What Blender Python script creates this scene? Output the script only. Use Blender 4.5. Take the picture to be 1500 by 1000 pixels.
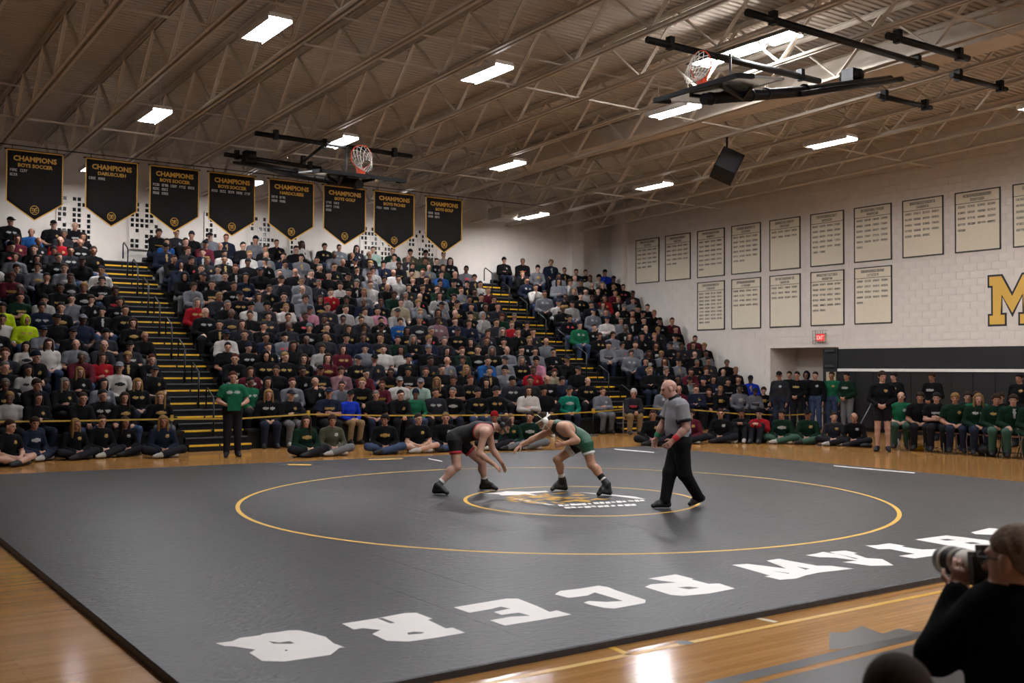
import bpy, bmesh, math, random
import numpy as np
from mathutils import Vector, Matrix
from mathutils.geometry import tessellate_polygon

for o in list(bpy.data.objects): bpy.data.objects.remove(o)
SC = bpy.context.scene
COL = SC.collection
random.seed(11); RNG = random.Random(7)

# ------------------------------------------------------------------ camera
# room axes: x runs along the bleachers to the record-board wall, y runs up the bleachers, z up, metres
F, PITCH, ROLL, YAW, CZ = 1515.0, .0262, .004, .61, 1.78
def ray(px, py):
    X, Z, Y = px-750., 500.-py, F
    c, s = math.cos(ROLL), math.sin(ROLL); X, Z = c*X-s*Z, s*X+c*Z
    c, s = math.cos(PITCH), math.sin(PITCH); Y, Z = Y*c-Z*s, Y*s+Z*c
    c, s = math.cos(YAW), math.sin(YAW)
    return Vector((X*c+Y*s, -X*s+Y*c, Z))
CAM = Vector((0, 0, CZ))
FWD = ray(750, 500).normalized()
_r = (ray(751, 500)-ray(750, 500)).normalized()
_u = _r.cross(FWD).normalized()
cd = bpy.data.cameras.new('camera'); cam = bpy.data.objects.new('camera', cd); COL.objects.link(cam)
cd.sensor_width = 36; cd.lens = F/1500*36; cd.clip_start = .1; cd.clip_end = 200
M4 = Matrix.Identity(4)
for i in range(3):
    M4[i][0], M4[i][1], M4[i][2], M4[i][3] = _r[i], _u[i], -FWD[i], CAM[i]
cam.matrix_world = M4
SC.camera = cam
cd.dof.use_dof = True; cd.dof.focus_distance = 14.6; cd.dof.aperture_fstop = 2.8
def onz(px, py, z): d = ray(px, py); return CAM+d*((z-CZ)/d.z)
def ony(px, py, y): d = ray(px, py); return CAM+d*(y/d.y)
def onx(px, py, x): d = ray(px, py); return CAM+d*(x/d.x)
def atd(px, py, dep): d = ray(px, py); return CAM+d*(dep/d.dot(FWD))
def depth(p): return (Vector(p)-CAM).dot(FWD)
RS = .027                                     # roof falls towards the bleacher wall
def roofz(y, z0): return z0+RS*(30.7-y)
def onroof(px, py, z0):
    d = ray(px, py); return CAM+d*((z0+RS*30.7-CZ)/(d.z+RS*d.y))
def proj(p):
    q = Vector(p)-CAM; z = q.dot(FWD)
    return 750+q.dot(_r)*F/z, 500-q.dot(_u)*F/z

# ------------------------------------------------------------------ world and exposure
W = bpy.data.worlds.new('world'); SC.world = W; W.use_nodes = True
W.node_tree.nodes['Background'].inputs[0].default_value = (0, 0, 0, 1)
W.node_tree.nodes['Background'].inputs[1].default_value = 0.0     # closed room: all light comes from its lamps
vs = SC.view_settings
vs.view_transform = 'Standard'; vs.look = 'None'; vs.exposure = 1.17; vs.gamma = 1.0; vs.use_curve_mapping = False
LAMP_POWER = 62.0

# ------------------------------------------------------------------ helpers
def lin(h):
    if isinstance(h, str):
        h = h.lstrip('#'); c = [int(h[i:i+2], 16)/255 for i in (0, 2, 4)]
    else: c = list(h)
    return [x/12.92 if x <= .04045 else ((x+.055)/1.055)**2.4 for x in c]
MATS = {}
def mat(name, col, rough=.6, metal=0., var=.12, scale=8., bump=0., bscale=60., spec=.5, emit=None, trans=0., alpha=1., stretch=None, coat=0.):
    if name in MATS: return MATS[name]
    m = bpy.data.materials.new(name); m.use_nodes = True; MATS[name] = m
    nt = m.node_tree; N, L = nt.nodes, nt.links
    b = N['Principled BSDF']
    c = lin(col)
    b.inputs['Base Color'].default_value = (*c, 1)
    b.inputs['Roughness'].default_value = rough
    b.inputs['Metallic'].default_value = metal
    b.inputs['Specular IOR Level'].default_value = spec
    b.inputs['Coat Weight'].default_value = coat
    b.inputs['Alpha'].default_value = alpha
    if trans: b.inputs['Transmission Weight'].default_value = trans
    if emit:
        b.inputs['Emission Color'].default_value = (*lin(emit[0]), 1); b.inputs['Emission Strength'].default_value = emit[1]
    tc = N.new('ShaderNodeTexCoord'); vec = tc.outputs['Object']
    if stretch:
        mp = N.new('ShaderNodeMapping'); mp.inputs['Scale'].default_value = stretch; L.new(vec, mp.inputs[0]); vec = mp.outputs[0]
    if var:
        n = N.new('ShaderNodeTexNoise'); n.inputs['Scale'].default_value = scale; n.inputs['Detail'].default_value = 4
        L.new(vec, n.inputs['Vector'])
        r = N.new('ShaderNodeMapRange'); r.inputs[1].default_value = .25; r.inputs[2].default_value = .75
        r.inputs[3].default_value = 1-var; r.inputs[4].default_value = 1+var
        L.new(n.outputs[0], r.inputs[0])
        mx = N.new('ShaderNodeVectorMath'); mx.operation = 'SCALE'; mx.inputs[0].default_value = c
        L.new(r.outputs[0], mx.inputs['Scale']); L.new(mx.outputs[0], b.inputs['Base Color'])
    if bump:
        n2 = N.new('ShaderNodeTexNoise'); n2.inputs['Scale'].default_value = bscale; n2.inputs['Detail'].default_value = 3
        L.new(vec, n2.inputs['Vector'])
        bp = N.new('ShaderNodeBump'); bp.inputs['Strength'].default_value = bump; bp.inputs['Distance'].default_value = .01
        L.new(n2.outputs[0], bp.inputs['Height']); L.new(bp.outputs[0], b.inputs['Normal'])
    return m

def ordn(n):
    W_ = ['zeroth','first','second','third','fourth','fifth','sixth','seventh','eighth','ninth','tenth','eleventh','twelfth','thirteenth','fourteenth','fifteenth','sixteenth','seventeenth','eighteenth','nineteenth','twentieth']
    if n < 21: return W_[n]
    if n < 30: return 'twenty-'+W_[n-20]
    if n == 30: return 'thirtieth'
    return 'thirty-'+W_[n-30]
class MB:
    """collects simple shapes and links them as one mesh object"""
    def __init__(s): s.v = []; s.f = []; s.sm = []
    def add(s, vs, fs, smooth=False):
        o = len(s.v); s.v += [tuple(v) for v in vs]; s.f += [tuple(i+o for i in f) for f in fs]; s.sm += [smooth]*len(fs); return s
    def box(s, a, b, M=None):
        (x0, y0, z0), (x1, y1, z1) = a, b
        p = [Vector(q) for q in ((x0,y0,z0),(x1,y0,z0),(x1,y1,z0),(x0,y1,z0),(x0,y0,z1),(x1,y0,z1),(x1,y1,z1),(x0,y1,z1))]
        if M: p = [M@q for q in p]
        return s.add(p, ((0,3,2,1),(4,5,6,7),(0,1,5,4),(1,2,6,5),(2,3,7,6),(3,0,4,7)))
    def bar(s, a, b, w, h=None, up=(0,0,1)):
        a, b = Vector(a), Vector(b); d = (b-a); L = d.length; d.normalize(); h = h or w
        up = Vector(up)
        if abs(d.dot(up)) > .98: up = Vector((1,0,0))
        x = d.cross(up).normalized(); z = x.cross(d)
        p = []
        for t in (a, b):
            for sx, sz in ((-1,-1),(1,-1),(1,1),(-1,1)): p.append(t+x*sx*w/2+z*sz*h/2)
        return s.add(p, ((0,1,2,3),(7,6,5,4),(0,4,5,1),(1,5,6,2),(2,6,7,3),(3,7,4,0)))
    def tube(s, pts, r, n=8, closed=False, cap=True):
        pts = [Vector(p) for p in pts]; m = len(pts); rs = r if isinstance(r, (list, tuple)) else [r]*m
        vs_ = []; prev = None
        for i, p in enumerate(pts):
            a = pts[i-1] if (i or closed) else p; b = pts[(i+1) % m] if (i < m-1 or closed) else p
            d = (b-a).normalized()
            if prev is None:
                u = Vector((0,0,1)) if abs(d.z) < .9 else Vector((1,0,0)); x = d.cross(u).normalized()
            else: x = (prev-d*prev.dot(d)).normalized()
            prev = x; y = d.cross(x)
            for k in range(n):
                t = 2*math.pi*k/n; vs_.append(p+(x*math.cos(t)+y*math.sin(t))*rs[i])
        fs = []
        for i in range(m if closed else m-1):
            for k in range(n):
                a = i*n; b = ((i+1) % m)*n
                fs.append((a+k, a+(k+1) % n, b+(k+1) % n, b+k))
        s.add(vs_, fs, True)
        if cap and not closed:
            o = len(s.v)-len(vs_)
            s.f += [tuple(o+k for k in reversed(range(n))), tuple(o+(m-1)*n+k for k in range(n))]; s.sm += [False]*2
        return s
    def poly(s, pts, thick=None):
        """flat polygon (list of 3D points), optionally thickened by a vector"""
        P = [Vector(p) for p in pts]
        tri = tessellate_polygon([P])
        n = Vector((0,0,0))
        for t in tri: n += (P[t[1]]-P[t[0]]).cross(P[t[2]]-P[t[0]])
        if thick is None: return s.add(P, tri)
        T = Vector(thick); fl = n.dot(T) < 0
        tt = [tuple(reversed(t)) if fl else t for t in tri]
        k = len(P)
        fs = [tuple(i+k for i in t) for t in tt]+[tuple(reversed(t)) for t in tt]
        for i in range(k):
            j = (i+1) % k; fs.append((i, j, j+k, i+k))
        return s.add([*P, *[p+T for p in P]], fs)
    def lathe(s, prof, n=12, c=(0,0,0), M=None):
        c = Vector(c); vs_ = []
        for r, z in prof:
            for k in range(n):
                t = 2*math.pi*k/n; q = Vector((r*math.cos(t), r*math.sin(t), z)); vs_.append((M@q if M else q)+c)
        fs = [(i*n+k, i*n+(k+1) % n, (i+1)*n+(k+1) % n, (i+1)*n+k) for i in range(len(prof)-1) for k in range(n)]
        return s.add(vs_, fs, True)
    def mesh(s, name):
        me = bpy.data.meshes.new(name); me.from_pydata(s.v, [], s.f); me.polygons.foreach_set('use_smooth', s.sm); me.update(); return me
    def build(s, name, m, parent=None, loc=None):
        return link(name, s.mesh(name), m, parent, loc)
def link(name, me, m=None, parent=None, loc=None):
    o = bpy.data.objects.new(name, me); COL.objects.link(o)
    if m is not None and not me.materials: me.materials.append(m)
    if parent: o.parent = parent
    if loc is not None: o.location = loc
    return o
def tag(o, label=None, cat=None, group=None, kind=None):
    if label: o['label'] = label
    if cat: o['category'] = cat
    if group: o['group'] = group
    if kind: o['kind'] = kind
    return o
def empty(name, loc=(0,0,0), rz=0.):
    o = bpy.data.objects.new(name, None); COL.objects.link(o); o.location = loc; o.rotation_euler = (0,0,rz); o.empty_display_size = .1; return o
def copy_tree(o, parent=None):
    c = o.copy(); COL.objects.link(c); c.parent = parent
    for ch in list(o.children): copy_tree(ch, c)
    return c
def struct(name, mb, m, parent=None):
    o = mb.build(name, m, parent)
    if not parent: o['kind'] = 'structure'
    return o
def text_mesh(body, size, M, sx=1., align='CENTER', bold=.0, thick=.002):
    cu = bpy.data.curves.new('t', 'FONT'); cu.body = body; cu.size = size; cu.align_x = align; cu.extrude = thick; cu.offset = bold
    cu.resolution_u = 2
    ob = bpy.data.objects.new('t', cu); COL.objects.link(ob)
    dg = bpy.context.evaluated_depsgraph_get(); me = bpy.data.meshes.new_from_object(ob.evaluated_get(dg))
    bpy.data.objects.remove(ob); bpy.data.curves.remove(cu)
    me.transform(M@Matrix.Diagonal((sx, 1, 1, 1))); return me

# ------------------------------------------------------------------ materials
M_wall = mat('painted block wall', '#d3cbc2', .75, var=.05, scale=3, bump=.12, bscale=40)
M_wallblk = mat('black painted block', '#100f12', .6, var=.1, scale=3, bump=.2, bscale=40)
M_pad = mat('black vinyl wall pad', '#0e0d11', .5, var=.1, bump=.15, bscale=12)
M_white = mat('white paint', '#dcd8d2', .5, var=.03)
M_deck = mat('roof deck paint', '#bdb4a7', .75, var=.08, scale=2)
M_steel = mat('joist paint', '#cbc1b3', .6, var=.08, scale=5)
M_black = mat('black steel', '#0a0a0c', .45, var=.1, spec=.3)
M_blackm = mat('black plastic', '#0b0b0d', .6, var=.15, spec=.2)
M_seat = mat('black bleacher plastic', '#0c0c0f', .55, var=.15, scale=4, spec=.2)
M_tread = mat('dark bleacher deck', '#0d0d10', .7, var=.2, scale=6, spec=.12)
M_edge = mat('aluminium row edge', '#56565a', .38, .6, var=.1)
M_yel = mat('yellow step nosing', '#c99c10', .45, var=.15, scale=20)
M_gold = mat('gold paint', '#d9a738', .5, var=.06)
M_goldline = mat('gold mat line', '#d6a537', .5, var=.05)
M_matwhite = mat('white mat print', '#dedad6', .5, var=.04, scale=5)
M_glass = mat('dark window pane', '#15181c', .15, var=.1)
M_banner = mat('black banner cloth', '#141113', .85, var=.12, scale=6, bump=.2, bscale=9)
M_ink = mat('dark print', '#4b4b49', .7, var=0)
M_boardp = mat('cream record board', '#d9cfb9', .6, var=.03)
M_lit = mat('lit diffuser', '#ffffff', .5, var=0, emit=((.985, .985, 1.0), LAMP_POWER))
M_red = mat('red paint', '#b3202c', .5)
M_orange = mat('orange rim', '#c8431f', .45)
M_net = mat('white net cord', '#cfcbc2', .8)
M_tape = mat('yellow tape', '#94781c', .5)

def wood():
    m = bpy.data.materials.new('gym floor maple'); m.use_nodes = True
    nt = m.node_tree; N, L = nt.nodes, nt.links; b = N['Principled BSDF']
    tc = N.new('ShaderNodeTexCoord')
    br = N.new('ShaderNodeTexBrick'); br.offset = .37; br.inputs['Scale'].default_value = 1.0
    br.inputs['Brick Width'].default_value = 1.15; br.inputs['Row Height'].default_value = .057; br.inputs['Mortar Size'].default_value = .0012
    br.inputs['Color1'].default_value = (*lin('#ab7d49'), 1); br.inputs['Color2'].default_value = (*lin('#996d39'), 1); br.inputs['Mortar'].default_value = (*lin('#7c5833'), 1)
    L.new(tc.outputs['Object'], br.inputs['Vector'])
    mp = N.new('ShaderNodeMapping'); mp.inputs['Scale'].default_value = (1.2, 26, 1); L.new(tc.outputs['Object'], mp.inputs[0])
    n = N.new('ShaderNodeTexNoise'); n.inputs['Scale'].default_value = 3; n.inputs['Detail'].default_value = 5; L.new(mp.outputs[0], n.inputs[0])
    r = N.new('ShaderNodeMapRange'); r.inputs[3].default_value = .82; r.inputs[4].default_value = 1.16; L.new(n.outputs[0], r.inputs[0])
    v = N.new('ShaderNodeVectorMath'); v.operation = 'SCALE'; L.new(br.outputs[0], v.inputs[0]); L.new(r.outputs[0], v.inputs['Scale'])
    L.new(v.outputs[0], b.inputs['Base Color']); b.inputs['Roughness'].default_value = .13; b.inputs['Specular IOR Level'].default_value = .6
    n2 = N.new('ShaderNodeTexNoise'); n2.inputs['Scale'].default_value = 2.2; L.new(mp.outputs[0], n2.inputs[0])
    bp = N.new('ShaderNodeBump'); bp.inputs['Strength'].default_value = .05; bp.inputs['Distance'].default_value = .01; L.new(n2.outputs[0], bp.inputs['Height']); L.new(bp.outputs[0], b.inputs['Normal'])
    return m
M_wood = wood()
def matfoam():
    m = bpy.data.materials.new('charcoal mat vinyl'); m.use_nodes = True
    nt = m.node_tree; N, L = nt.nodes, nt.links; b = N['Principled BSDF']
    tc = N.new('ShaderNodeTexCoord')
    n = N.new('ShaderNodeTexNoise'); n.inputs['Scale'].default_value = 1.3; n.inputs['Detail'].default_value = 6; L.new(tc.outputs['Object'], n.inputs[0])
    cr = N.new('ShaderNodeValToRGB'); cr.color_ramp.elements[0].position = .3; cr.color_ramp.elements[1].position = .7
    cr.color_ramp.elements[0].color = (*lin('#28282c'), 1); cr.color_ramp.elements[1].color = (*lin('#323235'), 1)
    L.new(n.outputs[0], cr.inputs[0]); L.new(cr.outputs[0], b.inputs['Base Color'])
    b.inputs['Roughness'].default_value = .38; b.inputs['Specular IOR Level'].default_value = .45
    mp = N.new('ShaderNodeMapping'); mp.inputs['Scale'].default_value = (1.2, 3.2, 1); mp.inputs['Rotation'].default_value = (0, 0, -.6); L.new(tc.outputs['Object'], mp.inputs[0])
    n2 = N.new('ShaderNodeTexNoise'); n2.inputs['Scale'].default_value = 7; n2.inputs['Detail'].default_value = 4; n2.inputs['Distortion'].default_value = 1.2; L.new(mp.outputs[0], n2.inputs[0])
    bp = N.new('ShaderNodeBump'); bp.inputs['Strength'].default_value = .7; bp.inputs['Distance'].default_value = .012; L.new(n2.outputs[0], bp.inputs['Height']); L.new(bp.outputs[0], b.inputs['Normal'])
    return m
M_mat = matfoam()

# ------------------------------------------------------------------ room shell
XW, YW, XL, YF = 25.5, 30.7, -7.0, -7.0
struct('floor', MB().box((XL-.2, YF-.2, -.1), (XW+3, YW+.2, 0)), M_wood)
wb = MB()   # back wall with openings left for the lattice windows is kept solid; windows are proud of it
wb.box((XL, YW, 0), (XW+.2, YW+.2, 9))
struct('wall_back', wb, M_wall)
struct('wall_left', MB().box((XL-.2, YF, 0), (XL, YW+.2, 9.4)), M_wall)
struct('wall_front', MB().box((XL-.2, YF-.2, 0), (XW+.2, YF, 9.4)), M_wall)
# right wall: backing, then courses of block as pieces
ALC0, ALC1 = onx(1228, 509, XW).y, onx(1128, 509, XW).y       # alcove mouth along y
ALCZ = 2.46
wr = MB()
wr.box((XW+.012, YF, 0), (XW+.2, ALC0, 9.4)); wr.box((XW+.012, ALC1, 0), (XW+.2, YW, 9.4)); wr.box((XW+.012, ALC0, ALCZ), (XW+.2, ALC1, 9.4))
wall_r = struct('wall_right', wr, M_wall)
# alcove walls
HA = ALCZ+.4
struct('wall_alcove_back', MB().box((XW+1.3, ALC0-.6, 0), (XW+1.4, ALC1+.1, HA)), M_wall); struct('wall_alcove_side', MB().box((XW+.2, ALC1, 0), (XW+1.3, ALC1+.1, HA)), M_wall)
struct('ceiling_alcove', MB().box((XW+.2, ALC0-.1, HA), (XW+1.4, ALC1+.1, HA+.1)), M_wall); struct('wall_alcove_jamb', MB().box((XW+.2, ALC0-.1, 0), (XW+1.3, ALC0, HA)), M_wall)
blockm = MB().box((0, .0015, .006), (.012, .3985, .194)).mesh('block'); blockm.materials.append(M_wall)
blockh = MB().box((0, .003, .003), (.012, .197, .197)).mesh('block'); blockh.materials.append(M_wall)
blockb = MB().box((0, .0015, .006), (.012, .3985, .194)).mesh('block'); blockb.materials.append(M_wallblk)
stuffw = MB(); stuffb = MB(); nblk = 0
cand = []
for cz in range(0, 43):
    z = cz*.2; off = .2 if cz % 2 else 0.
    y = 8.4+off
    while y < YW-.4:
        z0, z1 = z, z+.2
        if not (z0 < ALCZ-.05 and y+.4 > ALC0 and y < ALC1): cand.append((y, z))
        y += .4
def bl_black(y, z): return z < 2.39 and y+.2 < ALC0+.3
vis = sorted([c for c in cand if 13.5 < c[0] < 19.3 and 2.39 <= c[1] < 6.9 or (bl_black(*c) and 13.5 < c[0] and 1.75 < c[1])], key=lambda c: c[0])
pick = set(vis[:290])
for c in cand:
    y, z = c; bm_ = bl_black(y, z)
    if c in pick:
        o = link('block', blockb if bm_ else blockm, None, wall_r, (XW, y, z))
    else:
        (stuffb if bm_ else stuffw).box((XW, y+.0015, z+.006), (XW+.012, y+.3985, z+.194))
tag(stuffw.build('block_courses', M_wall, wall_r), kind='stuff')
tag(stuffb.build('block_courses', M_wallblk, wall_r), kind='stuff')
struct('trim_13', MB().box((XW+.006, 5.5, 0), (XW+.0125, ALC0-.001, 2.4)), M_wallblk)
# pilasters in the far corner
struct('trim_1', MB().box((XW-.2, onx(919, 400, XW).y, 0), (XW+.01, onx(902, 400, XW).y, 9)), M_wall)
p0, p1 = ony(826, 400, YW), ony(840, 400, YW)
struct('trim_2', MB().box((p0.x, YW-.5, 0), (p1.x+.1, YW+.01, 9)), M_wall)
# pads and rail on the right wall
yp = ALC0-.02; k = 0
padm = None
while yp > 6:
    w = .61
    if padm is None:
        b = MB(); b.box((-.05, 0.006, .1), (0, w-.006, 1.72)); b.box((-.058, .03, .13), (-.05, w-.03, 1.69)); padm = b.mesh('wall_pad'); padm.materials.append(M_pad)
    o = link('wall_pad', padm, None, None, (XW-.002, yp-w, 0))
    k += 1; tag(o, 'tall black vinyl wall pad under white rail, %s from the open door' % ordn(k), 'wall pad', 'black wall pads under the white rail'); yp -= w
struct('trim_3', MB().box((XW-.075, 5.5, 1.74), (XW+.001, ALC0-.02, 1.82)), M_white)
struct('baseboard_right', MB().box((XW-.02, 5.5, 0), (XW+.001, ALC0-.02, .1)), M_blackm)
# open steel door in the alcove mouth
dr = empty('door_1', (XW-.02, ALC0+.02, 0)); dr['kind'] = 'structure'
dw = onx(1206, 509, XW).y-ALC0-.02
b = MB(); b.box((.0, 0, 0), (.05, dw, 2.42)); d_ = b.build('door_leaf', M_wallblk, dr)
b = MB(); b.box((-.02, .05, .25), (.0, dw*.75, 1.72)); b.build('door_panel', mat('beige door panel', '#a8997f', .6), dr)
for z in (1.86, 2.32):
    MB().box((-.05, .1, z), (0, dw-.1, z+.07)).build('door_closer', M_edge, dr)

# ceiling deck: one corrugated steel sheet
ZD = 7.95
b = MB(); y = YF; ys = []; i = 0
while y < YW+.15:
    for dy, dz in ((0, 0), (.085, 0), (.1, .045), (.135, .045)): ys.append((y+dy, dz))
    y += .15
for j in range(len(ys)-1):
    (ya, za), (yb_, zb) = ys[j], ys[j+1]
    A, B = roofz(ya, ZD)+za, roofz(yb_, ZD)+zb
    b.add([(XL, ya, A), (XW+.2, ya, A), (XW+.2, yb_, B), (XL, yb_, B)], [(0, 3, 2, 1)])
struct('ceiling', b, M_deck)
struct('ceiling_cover', MB().add([(XL-.2, YF-.2, roofz(YF, ZD)+.3), (XW+.4, YF-.2, roofz(YF, ZD)+.3), (XW+.4, YW+.2, roofz(YW, ZD)+.3), (XL-.2, YW+.2, roofz(YW, ZD)+.3)], [(0, 3, 2, 1)]), M_deck)
# ------------------------------------------------------------------ roof joists
ZB = 6.9                                            # underside of the joists at the bleacher wall
JX = [-2.0, -.5, 1.0, 2.5, 4.0, 5.55, 7.0, 8.45, 10.05, 11.65, 13.25, 14.85, 16.5, 18.1, 19.7, 21.15, 22.7, 24.2]
JH = ZD-ZB-.02
tilt = Matrix.Rotation(-math.atan(RS), 4, 'X')
def chordmesh(name, z, hgt, flip):
    b = MB(); y0, y1 = YF+.1, YW-.05
    for s in (-1, 1):
        xa = s*.025
        b.box((min(xa, xa+s*.06), y0, z), (max(xa, xa+s*.06), y1, z+.012) )
        b.box((min(xa, xa+s*.012), y0, z-(hgt if flip else 0)), (max(xa, xa+s*.012), y1, z+(0 if flip else hgt)))
    for i, v in enumerate(b.v): b.v[i] = (v[0], v[1], v[2]+RS*(30.7-v[1]))
    me = b.mesh(name); me.materials.append(M_steel); return me
bc = chordmesh('bottom_chord', ZB, .07, False); tcd = chordmesh('top_chord', ZD-.03, .07, True)
PL = 1.02
def webmesh(up):
    b = MB(); dz = JH-.06
    a, c = Vector((0, 0, 0.04)), Vector((0, PL, dz-RS*PL))
    if not up: a, c = Vector((0, 0, dz)), Vector((0, PL, .04-RS*PL))
    for s in (-.02, .02): b.bar(a+Vector((s, 0, 0)), c+Vector((s, 0, 0)), .028 if up else .034, .03)
    me = b.mesh('web_bar'); me.materials.append(M_steel); return me
wu, wd = webmesh(True), webmesh(False)
rootj = None
npan = int((YW-YF-.4)/PL)
for i, x in enumerate(JX):
    r = empty('roof_joist', (x, 0, 0))
    link('bottom_chord', bc, None, r); link('top_chord', tcd, None, r)
    for k in range(npan):
        y = YF+.3+k*PL
        if x < 2 and y < 8: continue
        link('web_bar', wu if k % 2 else wd, None, r, (0, y, roofz(y, ZB)))
    tag(r, 'cream open-web steel roof joist, %s from the record-board wall' % ordn(len(JX)-i), 'roof joist', 'open-web joists under the roof deck')
# bridging rods across the joists
for i, (y, z) in enumerate(((24.2, ZB+.05), (24.9, ZD-.12), (16.5, ZB+.05), (17.2, ZD-.12), (9.5, ZB+.05), (10.2, ZD-.12))):
    o = MB().bar((-2.5, y, roofz(y, z)), (XW, y, roofz(y, z)), .035).build('bridging_rod', M_steel)
    tag(o, 'thin steel bridging rod crossing the joists %s' % (['low near the banners', 'high near the banners', 'low above mid mat', 'high above mid mat', 'low above the mat letters', 'high above the mat letters'][i]), 'bridging rod', 'bridging rods between joists')
# rectangular duct beside the backstop
o = MB().box((17.05, -4, 7.25+.3), (17.75, 24.6, 7.25+.72)).build('air_duct', M_steel); tag(o, 'long boxy painted air duct running between the roof joists', 'air duct')

# ------------------------------------------------------------------ light fixtures
def fixture(x, y, z0, label, L=1.27, Wd=.38, nt=1, off=''):
    r = empty('high_bay_light'+off, (x, y, roofz(y, z0)))
    b = MB(); w, l = Wd/2, L/2
    b.box((-w, -l, .02), (w, l, .09)); b.box((-w-.02, -l, -.03), (-w, l, .05)); b.box((w, -l, -.03), (w+.02, l, .05))
    b.box((-.05, l, .0), (.05, l+.06, .06))
    b.build('housing', M_white, r)
    g = Wd/nt
    for i in range(nt):
        d = MB().box((-w+.015+i*g, -l+.015, 0), (-w+g-.015+i*g, l-.015, .018)); d.build('diffuser'+off, M_lit, r)
    for s in (-1, 1): MB().bar((0, s*l*.7, .09), (0, s*l*.7, ZD-z0+.03), .012).build('hanger', M_steel, r)
    tag(r, label, 'ceiling light', 'lit high-bay ceiling lights'); return r
ZL = 6.82
names = {}
for (x, nx) in ((6.2, 'outer bank side'), (10.45, 'second line'), (15.2, 'third line'), (20.35, 'record-board wall line')):
    for (y, ny) in ((27.9, 'beyond the hanging banners'), (22.05, 'above the bleacher front'), (15.85, 'above the far mat half'), (9.7, 'above the near mat half'), (3.5, 'above the photographers'), (-2.7, 'behind the photographers')):
        if x == 15.2 and y == 9.7: continue
        if x == 20.35 and y == 9.7:                      # the lamp whose end shows at the picture's edge
            fixture(21.5, 11.15, ZL, 'lit white high-bay light %s, %s' % (ny, nx)); continue
        fixture(x+(.12 if y == 27.9 and x == 6.2 else 0), y, ZL, 'lit white high-bay light %s, %s' % (ny, nx), off='_offscreen' if y < 12 else '')
a, c = onroof(1026, 103, 7.35), onroof(1155, 47, 7.35); mid = (a+c)/2
r = empty('high_bay_light', mid)
b = MB(); b.box((-.2, -1.3, .03), (.2, 1.3, .1)); b.build('housing', mat('grey housing', '#4a463f', .6), r)
for i in range(3):
    for s in (-.13, .13):
        MB().box((s-.06, -1.28+i*.87, 0), (s+.06, -1.28+i*.87+.66, .02)).build('diffuser', M_lit, r)
tag(r, 'long twin-row lit strip light above the near folded backstop', 'ceiling light')

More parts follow.
